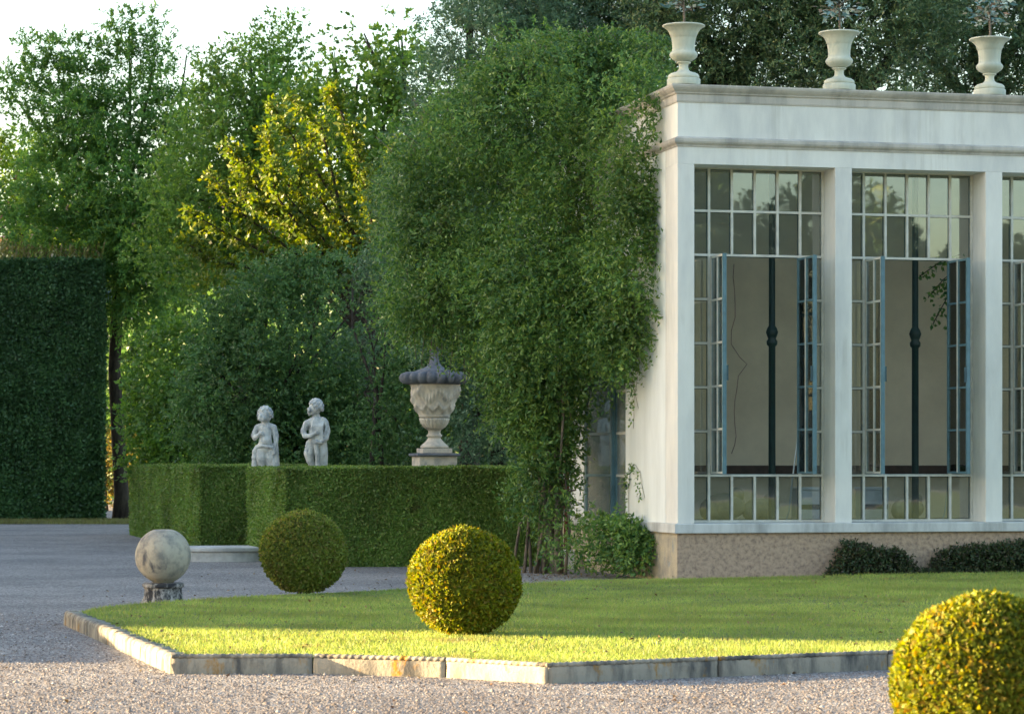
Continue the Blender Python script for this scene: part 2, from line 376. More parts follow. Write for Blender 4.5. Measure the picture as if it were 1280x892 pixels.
hh = .034 + .012 * Noise(1.3, 5)(np.stack([gx, gy, gy * 0], 1))
hscale = 1 + .3 * (gy < 23.2)
g1 = blades('grass', gx, gy, LZ - .015, 1.0, .009, L['grass'])
co = np.empty(len(gx) * 9, np.float32); g1.data.vertices.foreach_get('co', co); co = co.reshape(-1, 3, 3)
co[:, 2, :] = co[:, 0, :] + (co[:, 2, :] - co[:, 0, :]) * (hh * hscale)[:, None]
g1.data.vertices.foreach_set('co', co.ravel()); g1.data.update()
tag(g1, 'short mown green grass of the raised lawn', 'grass', kind='stuff')
sheet('added_side_lawn', [(9.5, -25), (80, -25), (80, 22), (9.5, 22)], .005, M['soil'])  # added turf out of view, darkens what the lowest panes reflect
# verge far left
verge = [(-24, 78), (-8.6, 77), (-8.6, 84), (-24, 84)]
sheet('grass_verge', verge, .006, M['soil'])
vx = rng.uniform(-17, -8.7, 16000); vy = rng.uniform(77.2, 83, 16000)
tag(blades('verge_grass', vx, vy, 0, .08, .03, L['drygrass']), 'strip of dry grass along the foot of the tall hedge', 'grass', kind='stuff')
# loose stones
n = 62000
py_ = rng.uniform(15.8, 31, n) ; py_ = 15.8 + (31 - 15.8) * rng.uniform(0, 1, n) ** 1.5
px_ = rng.uniform(-1, 1, n) * (py_ * .195 + .2)
ok = ~in_poly(px_, py_, [shrink(p, -.04) for p in lawn_poly]); px_, py_ = px_[ok], py_[ok]; n = len(px_)
octv = np.array([(1,0,0),(-1,0,0),(0,1,0),(0,-1,0),(0,0,1),(0,0,-1)], float)
octf = np.array([(0,2,4),(2,1,4),(1,3,4),(3,0,4)])
a = rng.uniform(0, 6.28, n); s = rng.uniform(.0055, .013, n) * (1 + .8 * (rng.uniform(0, 1, n) > .97))
sx = s * rng.uniform(.8, 1.5, n); sy = s * rng.uniform(.7, 1.1, n); sz = s * rng.uniform(.5, 1.0, n)
V = octv[None] * np.stack([sx, sy, sz], 1)[:, None]
ca, sa = np.cos(a)[:, None], np.sin(a)[:, None]
V = np.stack([V[..., 0] * ca - V[..., 1] * sa, V[..., 0] * sa + V[..., 1] * ca, V[..., 2]], -1)
V += np.stack([px_, py_, sz * .35], 1)[:, None]
Fc = (octf[None] + (np.arange(n) * 6)[:, None, None]).reshape(-1, 3)
tag(np_mesh_idx('loose_gravel', V.reshape(-1, 3), Fc, M['pebble']), 'loose pinkish grey gravel stones over the forecourt', 'gravel', kind='stuff')

n = 520; fx = rng.uniform(-5.5, 4.5, n); fy = rng.uniform(17, 44, n)
fz = np.where(in_poly(fx, fy, lawn_in), LZ + .022, .014)
near = [(G(px, py).x, G(px, py).y) for px, py in rng.normal((690, 718), (40, 6), (260, 2))] ; fx = np.concatenate([fx, [p[0] for p in near]]); fy = np.concatenate([fy, [p[1] for p in near]]); fz = np.concatenate([fz, np.where(in_poly(fx[n:], fy[n:], lawn_in), LZ + .022, .014)]); n = len(fx)
m_ = leaf_mat('fallen_leaf', [(.10, .055, .03), (.17, .10, .045), (.22, .16, .07), (.07, .045, .03)], .1)
o = np_mesh('fallen_leaves', leaf_verts(np.stack([fx, fy, fz], 1), norm(rdir(n) * [1, 1, .3]), norm(rdir(n) * .5 + [0, 0, 1]), rng.uniform(.03, .06, n), rng.uniform(.018, .035, n), .3), 4, m_)
tag(o, 'small fallen brown leaves scattered over the gravel and lawn', 'leaves', kind='stuff')
# ------------------------------------------------------------------ kerb stones
def kerb_stone(a, b, label, rope=True, h=.15, wid=.15):
    d = (b - a); d.z = 0; ln = d.length; d.normalize(); inn = Vector((-d.y, d.x, 0))   # a->b runs with the lawn on the left
    root = empty('kerb_stone', (a.x, a.y, 0), math.atan2(d.y, d.x), label, 'kerb', 'kerb stones round the lawn')
    mb = MB(); g = .006; nseg = max(6, int(ln / .05)); rows = []
    prof = [(0.0, -.06), (0.0, h * .55), (.002, h - .035), (.012, h - .012), (.035, h), (wid, h - .004), (wid, -.06)]
    ph = rng.uniform(0, 9)
    for i in range(nseg + 1):
        x = g + (ln - 2 * g) * i / nseg; row = []
        for k, (y, z) in enumerate(prof):
            e = .004 * math.sin(x * 17 + ph + k) + .004 * math.sin(x * 41 + k * 2.1 + ph)
            row.append(mb.bm.verts.new((x, y + e, z + (e if 1 < k < 6 else 0))))
        rows.append(row)
    for i in range(nseg):
        for k in range(len(prof) - 1): mb._f([rows[i][k], rows[i+1][k], rows[i+1][k+1], rows[i][k+1]], True)
    mb._f(rows[0]); mb._f(rows[-1][::-1])
    mb.build('block', M['kerb' if rope else 'kerb_side'], root)
    if rope:
        mb = MB(); ns = int(ln / .0075); seg = 10; rings = []
        for i in range(ns + 1):
            x = g + (ln - 2 * g) * i / ns; ring = []
            for j in range(seg):
                t = 2 * math.pi * j / seg
                rr = .018 * (1 + .17 * math.cos(x / .062 * 2 * math.pi + t))
                ring.append(mb.bm.verts.new((x, .014 + rr * math.cos(t), h - .004 + rr * math.sin(t))))
            rings.append(ring)
        for i in range(ns):
            for j in range(seg): mb._f([rings[i][j], rings[i][(j+1) % seg], rings[i+1][(j+1) % seg], rings[i+1][j]], True)
        mb._f(rings[0]); mb._f(rings[-1][::-1])
        mb.build('rope_moulding', M['kerb'], root)
    return root
klab = ['grey stained kerb stone just right of the lawn\'s left front corner', 'long pale sunlit kerb stone in the middle of the left front side',
        'sunlit kerb stone with orange lichen ending at the jutting front corner', 'dark shaded kerb stone just right of the jutting front corner',
        'shaded kerb stone with an orange lichen patch left of the near box ball', 'kerb stone hidden behind the nearest box ball',
        'kerb stone running on past the right picture edge', 'kerb stone farthest right along the lawn front']
for i in range(len(front_path) - 1): kerb_stone(front_path[i].copy(), front_path[i+1].copy(), klab[i])
llab = ['worn kerb stone at the far left tip of the lawn', 'kerb stone with orange streaks on the left side, second from the tip',
        'dark streaked kerb stone on the left side, third from the tip', 'sunlit kerb stone on the left side meeting the front corner']
for i in range(4): kerb_stone(left_path[i].copy(), left_path[i+1].copy(), llab[i], rope=False, h=.15 + .006 * (i % 2))

# ------------------------------------------------------------------ the lemon house
TH = math.atan(.243); dx, dy = math.cos(TH), math.sin(TH)
C0 = Vector(((847 - 640) / F * 39.0, 39.0, 0))
def fs(px, y=0.0):                       # facade coordinate seen at column px, at depth y behind the facade
    k = (px - 640) / F
    return (k * (C0.y + dx * y) - C0.x + dy * y) / (dx - k * dy)
def lw(px):                              # distance along the left wall at column px
    k = (px - 640) / F
    return (C0.x - k * C0.y) / (dy + k * dx)
HS = empty('lemon_house', C0, TH, 'white stone lemon house with tall glazed bays and parapet above the lawn', 'building')
def loc2w(x, y, z=0): return Vector((C0.x + dx * x - dy * y, C0.y + dy * x + dx * y, z))
ZS0, ZS1, ZW, ZST, ZFR, ZM, ZT = .71, .85, 6.01, 6.285, 6.89, 7.03, 7.135
open_ = [(fs(868), fs(1044)), (fs(1065), fs(1232)), (fs(1253), fs(1253) + 2.09)]
open_.append((open_[2][1] + .267, open_[2][1] + .267 + 2.09))
XE = open_[3][1] + .27; DP = 7.0; RV = .46
edges = [0.0] + [v for o in open_ for v in o] + [XE]
mb = MB()
for i in range(0, len(edges), 2):
    mb = MB(); mb.box(edges[i], edges[i+1], 0.0, .60, ZS1, ZW); mb.build('pillar', M['plaster'], HS, bevel=.006)
mb = MB(); mb.box(0.0, XE, .0, .60, ZW, ZST); mb.build('architrave', M['plaster'], HS)
y0, y1 = lw(782), lw(730)
ZLW = 4.9
mb = MB()
mb.box(0.0, .42, .602, y0, ZS1, ZST); mb.box(0, .42, y1, DP, ZS1, ZST); mb.box(0, .42, y0, y1, ZLW, ZST); mb.build('side_wall', M['plaster_side'], HS)
mb = MB(); mb.box(.0, XE, .0, .50, ZST, ZFR); mb.box(0.0, .5, .5, DP, ZST, ZFR); mb.build('frieze', M['plaster'], HS)
mb = MB(); mb.box(.5, XE, .5, 1.2, ZFR - .2, ZFR - .05); mb.build('roof', M['cornice'], HS)
mb = MB(); mb.box(.5, XE, 1.21, DP, ZFR - .15, ZFR - .14); mb.build('added_skylight', M['glass'], HS)  # added glazed roof, lets in sky light to brighten the interior
mb = MB(); mb.box(.42, XE, DP - .4, DP, 0, ZFR - .2); mb.build('back_wall', M['inner'], HS)
mb = MB(); mb.box(XE - .3, XE, .6, DP - .4, 0, ZFR - .2); mb.build('end_wall', M['inner'], HS)
mb = MB(); mb.box(.3, XE, .3, DP, -.05, .12); mb.build('floor', M['floor'], HS)
def band(name, prof, mat, bev=0):
    """profile (outset, z) swept along the facade and round the corner along the left wall"""
    mb = MB(); path = [lambda o: (XE, -o), lambda o: (-o, -o), lambda o: (-o, DP)]
    rows = [[mb.bm.verts.new((*f(o), z)) for (o, z) in prof] for f in path]
    for i in range(2):
        for k in range(len(prof) - 1): mb._f([rows[i][k], rows[i+1][k], rows[i+1][k+1], rows[i][k+1]])
    mb._f(rows[0]); mb._f(rows[2][::-1])
    return mb.build(name, mat, HS)
band('string_course', [(-.2, ZST - .03), (.012, ZST - .03), (.02, ZST - .005), (.05, ZST + .02), (.062, ZST + .045), (.062, ZST + .085), (.03, ZST + .10), (.0, ZST + .115), (-.2, ZST + .115)], M['cornice'])
band('cornice', [(-.52, ZFR), (.012, ZFR), (.02, ZFR + .025), (.022, ZM - .03), (.045, ZM - .015), (.05, ZM), (.085, ZM + .03), (.11, ZM + .06), (.12, ZM + .085), (.12, ZT), (-.52, ZT + .012)], M['cornice'])
band('sill_band', [(-.62, ZS0), (.05, ZS0), (.056, ZS0 + .01), (.056, ZS1 - .012), (.045, ZS1), (-.62, ZS1 + .001)], M['sill'])
mb = MB(); mb.box(.0, XE, .0, .4, -.1, ZS0); mb.build('plinth', M['plinth'], HS)
mb = MB(); mb.box(-.004, .3, .004, DP, -.1, ZS0 - .002); mb.build('side_plinth', M['plinth_side'], HS)

ROWS = [ZS1 + .02, 1.536] + [1.536 + (4.745 - 1.536) * i / 5 for i in range(1, 6)] + [5.385, ZW - .0]
def bars(mb, xs, zs, y0, y1, w, skip=None):
    for i, x in enumerate(xs):
        for r in range(len(zs) - 1):
            if skip and skip('v', i, r): continue
            mb.box(x - w / 2, x + w / 2, y0, y1, zs[r] + w / 2, zs[r+1] - w / 2)
    for r, z in enumerate(zs):
        for i in range(len(xs) - 1):
            if skip and skip('h', i, r): continue
            mb.box(xs[i] + w / 2, xs[i+1] - w / 2, y0, y1, z - w / 2, z + w / 2)
        for i, x in enumerate(xs):
            if skip and skip('n', i, r): continue
            mb.box(x - w / 2, x + w / 2, y0, y1, z - w / 2, z + w / 2)
def panes(mb, xs, zs, y, w, skip=None):
    for i in range(len(xs) - 1):
        for r in range(len(zs) - 1):
            if skip and skip(i, r): continue
            t = rng.normal(0, .0035, 2)
            x0, x1, z0, z1 = xs[i] + w/2, xs[i+1] - w/2, zs[r] + w/2, zs[r+1] - w/2
            vs = []
            for off in (0, .005):
                vs.append([mb.bm.verts.new((x, y + off + t[0] * (x - x0) + t[1] * (z - z0), z)) for x, z in ((x0, z0), (x1, z0), (x1, z1), (x0, z1))])
            f, bk = vs
            mb._f(f); mb._f(bk[::-1])
            for k in range(4): mb._f([f[k], f[(k+1) % 4], bk[(k+1) % 4], bk[k]])
labs = ['first bay window from the corner', 'second bay window from the corner', 'third bay window, cut by the right picture edge', None]
for bi, (xa, xb) in enumerate(open_):
    xs = [xa + .02 + (xb - xa - .04) * i / 6 for i in range(7)]
    sk = lambda t, i, r: (1 <= r <= 5 and t == 'v' and i in (2, 3, 4)) or (2 <= r <= 5 and t == 'h' and 1 <= i <= 4) or (2 <= r <= 5 and t == 'n' and i in (2, 3, 4))
    mb = MB(); bars(mb, xs, ROWS, RV, RV + .05, .034, sk)
    mb.box(xa, xb, RV + .052, RV + .10, ZS1 + .004, ZS1 + .045); mb.box(xa, xb, RV + .052, RV + .1, ZW - .05, ZW - .004)
    win = mb.build('window', M['cream'], HS)
    # thin blue-grey line bars behind the cream face (inner side of the frame)
    mb = MB(); bars(mb, xs, ROWS, RV + .052, RV + .075, .05, sk); mb.build('inner_frame', M['darkblue'], win)
    mb = MB(); panes(mb, xs, ROWS, RV + .03, .034, lambda i, r: 1 <= i <= 4 and 1 <= r <= 5); mb.build('glass', M['glass'], win)
    lw_ = xs[3] - xs[1]
    for side in (0, 1):
        hinge = xs[1] + .02 if side == 0 else xs[5] - .02
        ang = (-93 if side == 0 else 91) + [0, 2, -2, 0][bi]
        w = .03
        lx = [w/2, lw_/2, lw_ - .05] if side == 0 else [-w/2, -lw_/2, -lw_ + .05]
        lx = sorted(lx); lz = [1.58 + (4.70 - 1.58) * i / 5 for i in range(6)]
        leaf = MB(); leaf.mi = 0; bars(leaf, lx, lz, 0, .012, w)
        leaf.mi = 1; bars(leaf, lx, lz, .0125, .035, w); leaf.mi = 0; leaf.box(lx[1] - .012, lx[1] + .012, .0355, .042, lz[0], lz[-1])
        fx = lw_ if side == 0 else -lw_
        xe = sorted((fx - math.copysign(.035, fx), fx)); leaf.box(xe[0], xe[1], -.006, .05, lz[0] - .02, lz[-1] + .02, 1)
        c = leaf.build('casement', [M['cream'], M['blue']], HS)
        c.location = (hinge, RV - .005, 0); c.rotation_euler = (0, 0, R(ang))
        mb = MB(); panes(mb, lx, lz, .014, w); mb.build('glass', M['glass'], c)
        mb = MB(); fxh = fx - math.copysign(.02, fx); mb.box(fxh - .012, fxh + .012, .051, .08, 2.9, 3.12); mb.build('latch', M['darkblue'], c)
# left wall window (two leaves)
mid = lw(763)
zl = [ZS1 + .02 + .655 * i for i in range(7)]; zl[-1] = ZLW
def side_leaf(ya, yb, mat_v, mat_h, xo):
    mb = MB(); w = .07; ys = [ya + w/2, yb - w/2]
    for y in ys: mb.box(xo, xo + .05, y - w/2, y + w/2, zl[0], zl[-1], 0)
    for z in zl: mb.box(xo + .004, xo + .046, ya + w, yb - w, z - .02, z + .02, 1)
    c = mb.build('side_window', [mat_v, mat_h], HS)
    mb = MB()
    for r in range(6): mb.box(xo + .02, xo + .026, ya + w, yb - w, zl[r] + .02, zl[r+1] - .02)
    mb.build('glass', M['muted_glass'], c)
side_leaf(y0 + .004, mid, M['blue'], M['cream'], .07); side_leaf(mid + .004, y1 - .004, M['blue'], M['blue'], .02)
# iron columns inside
for xc in (fs(965, 2.2), fs(1144, 2.2), fs(1144, 2.2) + 2.36):
    mb = MB(); mb.lathe([(.075, .12), (.075, .3), (.06, .34), (.055, 1.2), (.052, 3.5), (.08, 3.53), (.085, 3.58), (.06, 3.62), (.075, 3.66), (.095, 3.72), (.075, 3.78), (.05, 3.82), (.046, 6.3), (.1, 6.4), (.1, 6.68)], 14, (xc, 2.2, 0))
    mb.build('iron_column', M['iron'], HS)
mb = MB(); mb.box(.45, XE - .3, DP - .52, DP - .4, 1.50, 1.68); mb.build('wall_rail', M['wood'], HS)
yp = lw(713.5); mb = MB(); mb.tube([(-.07, yp, 0), (-.07, yp, 6.2)], .045, 10); mb.build('downpipe', M['rust'], HS)
for (yy, zz) in ((y0 - .05, 1.35), (y0 - .05, 2.95), (y1 + .05, 1.35)):
    mb = MB(); mb.box(-.05, .0, yy - .035, yy + .035, zz, zz + .05); mb.build('shutter_catch', M['iron'], HS)
# things inside the lemon house, behind the lowest panes
def world_in(px, py, y):                 # a point seen at (px,py), y metres behind the facade plane
    x = fs(px, y); w = loc2w(x, y); return W(px, py, w.y)
for i, (px, rx) in enumerate(((955, 1.15), (1150, 1.15))):
    p = world_in(px, 655, 3.2)
    t = empty('work_bench', (p.x, p.y, .12), TH, ['dark wooden work bench inside the first bay, behind the low panes', 'dark wooden work bench inside the second bay, behind the low panes'][i], 'bench', 'work benches in the lemon house')
    mb = MB(); mb.box(-rx, rx, -.4, .4, .66, .72); mb.build('bench_top', M['wood'], t)
    for sx in (-1, 1):
        for sy in (-1, 1):
            mb = MB(); mb.box(sx * (rx - .05) - .04, sx * (rx - .05) + .04, sy * .34 - .04, sy * .34 + .04, 0, .66); mb.build('leg', M['wood'], t)
def sack(px, s, lab):
    p = world_in(px, 640, 3.1); mb = MB()
    mb.sphere((0, 0, .16 * s), .24 * s, 16, (1.15, .8, .72)); mb.sphere((.16 * s, 0, .30 * s), .10 * s, 10, (1, .9, 1.0)); mb.sphere((-.17 * s, -.04, .12 * s), .15 * s, 10)
    o = mb.build('sack', M['sack']); o.location = (p.x, p.y, .842); o.rotation_euler = (0, 0, TH + rng.uniform(-.4, .4)); tag(o, lab, 'sack', 'sacks on the benches')
sack(905, 1.25, 'bulging pale sack leftmost on the bench in the first bay'); sack(950, 1.0, 'small pale sack right of the bulging one in the first bay')
sack(1135, 1.0, 'pale sack in the middle of the second bay, on the bench')
def crate(px, lab, w=.42, h=.45):
    p = world_in(px, 640, 2.95); t = empty('storage_box', (p.x, p.y, .842), TH, lab, 'box', 'white boxes on the benches')
    mb = MB(); mb.box(-w/2, w/2, -.18, .18, 0, h); mb.build('body', M['white'], t, bevel=.01)
    mb = MB(); mb.box(-w/2 - .015, w/2 + .015, -.195, .195, h + .002, h + .05); mb.build('lid', M['white'], t, bevel=.008)
    mb = MB(); mb.box(-w/2 + .02, w/2 - .02, -.186, -.182, h * .35, h * .52); mb.build('stripe', M['iron'], t)
crate(1010, 'white box with a dark stripe at the right end of the first bay'); crate(1090, 'white box with a dark stripe at the left end of the second bay'); 
for px, lab in ((1000, 'thin pale cord hanging inside the first bay window'), (1195, 'thin pale cord hanging inside the second bay window')):
    pts = [world_in(px + 4, 470, .75), world_in(px - 2, 540, .72), world_in(px - 9, 595, .7), world_in(px - 14, 640, .7), world_in(px - 17, 649, .68)]
    mb = MB(); mb.tube(pts, .011, 6); o = mb.build('cord', M['white'], HS); o.matrix_parent_inverse = (Matrix.Translation(C0) @ Matrix.Rotation(TH, 4, 'Z')).inverted()
# ivy branch hanging inside second bay; bare vine stem inside first bay
t = empty('hanging_vine', world_in(1175, 320, 1.2), 0, 'leafy vine hanging inside the top of the second bay opening', 'vine')
def child_np(name, V, k, mat, t):
    V = np.asarray(V, float).reshape(-1, 3) - np.array(t.location); return np_mesh(name, V, k, mat, t)
Vs = []; stem = MB()
for (pa, pb) in (((1200, 318), (1150, 345)), ((1198, 335), (1160, 372)), ((1200, 350), (1166, 405)), ((1195, 325), (1188, 412))):
    a_, b_ = world_in(*pa, 1.2), world_in(*pb, 1.2)
    stem.tube([a_ - Vector(t.location), (a_ + b_) / 2 + Vector((0, 0, .05)) - Vector(t.location), b_ - Vector(t.location)], .008, 5)
    q = rng.uniform(0, 1, 60)[:, None]; P = np.array(a_) * (1 - q) + np.array(b_) * q + rng.normal(0, .05, (60, 3))
    Vs.append(leaf_verts(P, norm(rdir(60) + np.array([0, 0, -.8])), rdir(60), rng.uniform(.05, .11, 60), rng.uniform(.04, .08, 60)))
child_np('leaves', np.concatenate(Vs), 4, L['climber'], t); stem.build('stem', M['bark'], t)
pts = [world_in(px, py, 6.45) for px, py in ((917, 330), (920, 380), (916, 430), (928, 455), (920, 500), (917, 545), (916, 578))]
mb = MB(); pts = [p + Vector((rng.normal(0, .03), 0, 0)) for a_, b_ in zip(pts, pts[1:]) for p in (a_, a_.lerp(b_, .33), a_.lerp(b_, .66))]; mb.tube(pts, .007, 6); tag(mb.build('vine_stem', paint_mat('reddish_vine', (.5, .30, .22), .8, .2)), 'bare reddish vine stem on the inner wall of the first bay', 'vine')

# ------------------------------------------------------------------ parapet urns with their plants
def parapet_urn(px, base_py, k, lab, plab):
    x = fs(px, .12); p = loc2w(x, .12, ZT + .006)
    m = p.y / F
    t = empty('parapet_urn', p, TH, lab, 'urn', 'urns on the parapet')
    def pr(l): return [(r * m * k, z * m * k) for r, z in l]
    mb = MB(); mb.lathe(pr([(19.8, 0), (20, .6), (20, 7.4), (19.4, 8)]), 32); mb.build('base', M['urn'], t)
    mb = MB(); mb.lathe(pr([(18.4, 8.05), (18.8, 10), (18.2, 12.5), (15.5, 14.5), (11, 15.8), (8, 17), (6.0, 19.5), (5.4, 22.5), (5.8, 25), (6.6, 26.2), (8.3, 26.6), (8.6, 27.6), (8, 28.4)]), 32); mb.build('foot', M['urn'], t)
    mb = MB(); mb.lathe(pr([(7, 28.45), (9.5, 29.3), (13.5, 31.5), (16.2, 34.5), (16.8, 37), (16, 39), (14.6, 40.2), (13.6, 42), (13.4, 46), (13.8, 51), (14.8, 57), (16.8, 62.5), (20, 67), (23.5, 69.4), (25.4, 70.2), (25.6, 71.2), (24.8, 72), (22.5, 72.2), (20, 70), (16, 60), (13, 52), (.2, 51.5)]), 36); mb.build('bowl', M['urn'], t)
    return t, m * k
def urn_plant(p, m, lab):
    t = empty('urn_plant', p, 0, lab, 'plant', 'plants in the parapet urns')
    mb = MB(); mb.tube([(0, 0, -16 * m), (.01, 0, 10 * m), (0, .01, 40 * m)], [.022, .018, .012], 8); mb.build('stem', M['bark_grey'], t)
    n = 130; q = rng.uniform(0, 1, n); a = rng.uniform(0, 6.28, n); rr = rng.uniform(.0, 27, n) * m * np.sqrt(1 - (2*q-1)**2 * .6)
    P = np.stack([rr * np.cos(a), rr * np.sin(a), (24 + 34 * q) * m], 1)
    D = norm(np.stack([np.cos(a), np.sin(a), rng.uniform(-.5, .5, n)], 1) + rdir(n) * .5)
    np_mesh('leaves', leaf_verts(P, D, norm(rdir(n) + [0, 0, .8]), rng.uniform(.07, .15, n), rng.uniform(.035, .065, n)), 4, L['metal'], t)
    mb = MB()
    for i in range(9):
        aa = i * .7 + .3; mb.tube([(0, 0, (22 + i * 2) * m), (13 * m * math.cos(aa), 13 * m * math.sin(aa), (28 + i * 2.2) * m), (24 * m * math.cos(aa), 24 * m * math.sin(aa), (30 + i * 2.2) * m)], [.009, .006, .004], 5)
    mb.build('branch', M['bark_grey'], t)
for px, k, lab, plab in ((854.5, 1.05, 'pale stone urn on the corner of the parapet', 'small leafy plant in the urn at the parapet corner'),
                         (1049, 1.02, 'pale stone urn in the middle of the parapet, over the pillar between two bays', 'small leafy plant in the middle parapet urn'),
                         (1237, 1.0, 'yellowish stone urn nearest the right picture edge on the parapet', 'blue-green leafy plant in the rightmost parapet urn')):
    t, m = parapet_urn(px, 0, k, lab, plab)
    urn_plant(Vector(t.location) + Vector((0, 0, 66 * m)), m, plab)

# ------------------------------------------------------------------ clipped hedges
def surf_leaves(faces, dens, L_, W_, jit=.02, out=.55, up=.25):
    """faces: (origin, u, v, normal) rectangles covered with small leaves"""
    Vs = []
    for o, u, v, nrm in faces:
        o, u, v, nrm = map(lambda q: np.array(q, float), (o, u, v, nrm))
        n = int(np.linalg.norm(u) * np.linalg.norm(v) * dens)
        P = o + rng.uniform(0, 1, (n, 1)) * u + rng.uniform(0, 1, (n, 1)) * v
        dep = np.abs(rng.normal(0, 1, n)) * jit * 1.6
        bump_ = Noise(2.6, 21)(P) * jit * .9 + Noise(9, 22)(P) * jit * .5
        P = P - nrm * (dep - bump_)[:, None]
        D = norm(nrm * .3 + rdir(n) * .8 + np.array([0, 0, up])); N = norm(rdir(n) * .8 + nrm)
        k = rng.uniform(.65, 1.35, n); Vs.append(leaf_verts(P, D, N, L_ * k, W_ * k))
    return np.concatenate(Vs)
def box_hedge(name, corner, u, v, h, mat, dens, L_, W_, lab, cat='hedge', group=None, jit=.025, faces='fltbr'):
    """corner = near corner on the ground; u, v ground edges; outward normals computed"""
    c, u, v = Vector(corner), Vector(u), Vector(v)
    t = empty(name, c, 0, lab, cat, group)
    un, vn = u.normalized(), v.normalized(); z = Vector((0, 0, h)); O = Vector((0, 0, 0))
    cen = (u + v) * .5
    def nout(a, b):
        mid_ = (a + b) * .5; d = (b - a); n_ = Vector((d.y, -d.x, 0)).normalized()
        return n_ if n_.dot(mid_ - cen) > 0 else -n_
    F_ = {'f': (O, u, z, nout(O, u)), 'l': (O, v, z, nout(O, v)), 'b': (v, u, z, nout(v, v + u)), 'r': (u, v, z, nout(u, u + v)), 't': (z, u, v, Vector((0, 0, 1)))}
    V = surf_leaves([F_[k] for k in faces], dens, L_, W_, jit)
    o = np_mesh('foliage', V, 4, mat, t)
    i_ = .07 if h < 3 else .22
    mb = MB(); q = [un * i_ + vn * i_, u - un * i_ + vn * i_, u + v - un * i_ - vn * i_, v + un * i_ - vn * i_]
    mb.prism([(p.x, p.y) for p in q], 0, h - i_); mb.build('branches', mat, t)  # solid core added inside the leaf skin to block light
    return t
D2 = Vector((dx, dy, 0)); E2 = Vector((-dy, dx, 0))
h2 = G(356, 708.5)
u2 = Vector((math.cos(R(4)), math.sin(R(4)), 0))
box_hedge('low_hedge', h2, u2 * 5.5, E2 * 4.4, 1.625, L['hedge'], 7600, .045, .026, 'broad clipped green hedge below the statues and the carved vase', 'hedge', 'low clipped hedges', faces='flt')
h1 = G(249, 690)
box_hedge('low_hedge', h1, D2 * 2.6, E2 * 13.5, 1.66, L['hedge'], 5200, .05, .028, 'low clipped hedge left of the gap with the stone step, long side lit', 'hedge', 'low clipped hedges', faces='flt')
box_hedge('tall_hedge', Vector((-12.4, 82.6, 0)), Vector((-14, 0, 0)), Vector((-.3, 1.6, 0)), 7.9, L['tallhedge'], 1500, .115, .065, 'very tall dark green clipped hedge at the left picture edge', 'hedge', jit=.10, faces='flt')
th = [o for o in sc.objects if o.name == 'tall_hedge'][0]
P = np.stack([rng.uniform(-6.5, -.1, 260), rng.uniform(0, 2.5, 260), np.full(260, 7.85)], 1)
ht = .45 + .6 * np.clip(Noise(1.6, 31)(P), 0, 1.5)
D = norm(np.stack([rng.normal(0, .2, 260), rng.normal(0, .2, 260), np.ones(260)], 1))
Vs = [leaf_verts(P + D * (ht[:, None] * f), norm(D + rdir(260) * .6), rdir(260), np.full(260, .15), np.full(260, .05)) for f in np.linspace(.1, 1, 8)]
np_mesh('shoots', np.concatenate(Vs), 4, L['drygrass'], th)

# stone step between the low hedges
sp = G(284, 702); t = empty('stone_step', (sp.x - .12, sp.y + .9, 0), TH, 'pale stone step in the gap between the two low hedges', 'step')
arc = [(1.05 * math.cos(a), .9 * math.sin(a)) for a in np.linspace(math.pi, 2 * math.pi, 25)] + [(1.05, .6), (-1.05, .6)]
mb = MB(); mb.prism([(x * .95, y * .95) for x, y in arc], -.05, .17); mb.build('riser', M['step'], t)
mb = MB(); mb.prism(arc, .172, .245); mb.build('tread', M['step'], t, bevel=.02)

# ------------------------------------------------------------------ box balls
def ball_foliage(name, t, r, n, mat, L_, W_):
    d = rdir(n); nz = Noise(3.2, 41)(d * 1.0) * .034 + Noise(10, 42)(d) * .018 + Noise(24, 43)(d) * .020
    rad = r * (1 + nz - np.abs(rng.normal(0, .045, n))) - L_ * .35
    P = d * rad[:, None]; P[:, 2] = P[:, 2] * .96
    keep = P[:, 2] > -r * .86; P = P[keep]; d = d[keep]; n = len(P)
    D = norm(d * .35 + rdir(n) * .8 + np.array([0, 0, .3])); N = norm(rdir(n) * .75 + d)
    k = rng.uniform(.6, 1.4, n)
    return np_mesh(name, leaf_verts(P + np.array([0, 0, r * .9]), D, N, L_ * k, W_ * k, .2), 4, mat, t)
def topiary(loc, r, n, L_, W_, lab, mat):
    t = empty('box_ball', loc, 0, lab, 'topiary', 'clipped box balls')
    ball_foliage('foliage', t, r, n, mat, L_, W_)
    mb = MB(); mb.sphere((0, 0, r * .9), r * .84, 24, (1, 1, .94)); mb.build('branches', mat, t)  # solid inner ball under the leaf skin, not separate twigs
    mb = MB()
    for i in range(5):
        a = i * 1.26; mb.tube([(.07 * math.cos(a), .07 * math.sin(a), -.05), (.05 * math.cos(a), .05 * math.sin(a), .1), (.2 * math.cos(a), .2 * math.sin(a), .45)], [.028, .025, .015], 6)
    mb.build('stem', M['bark'], t)
    return t
b1 = G(376, 741, LZ); topiary((b1.x, b1.y + .45, LZ), .535, 44000, .042, .024, 'olive green clipped box ball in the shade, below the statues', L['box'])
b2 = G(580, 793, LZ); topiary((b2.x, b2.y + .25, LZ), .525, 46000, .040, .022, 'box ball in the middle of the lawn, golden lit on its left half', L['box_sunlit'])
topiary(((1236 - 640) / F * 14.1, 14.1, .09), .505, 54000, .036, .020, 'golden lit box ball nearest the camera, cut by the right picture edge', L['box_sunlit'])

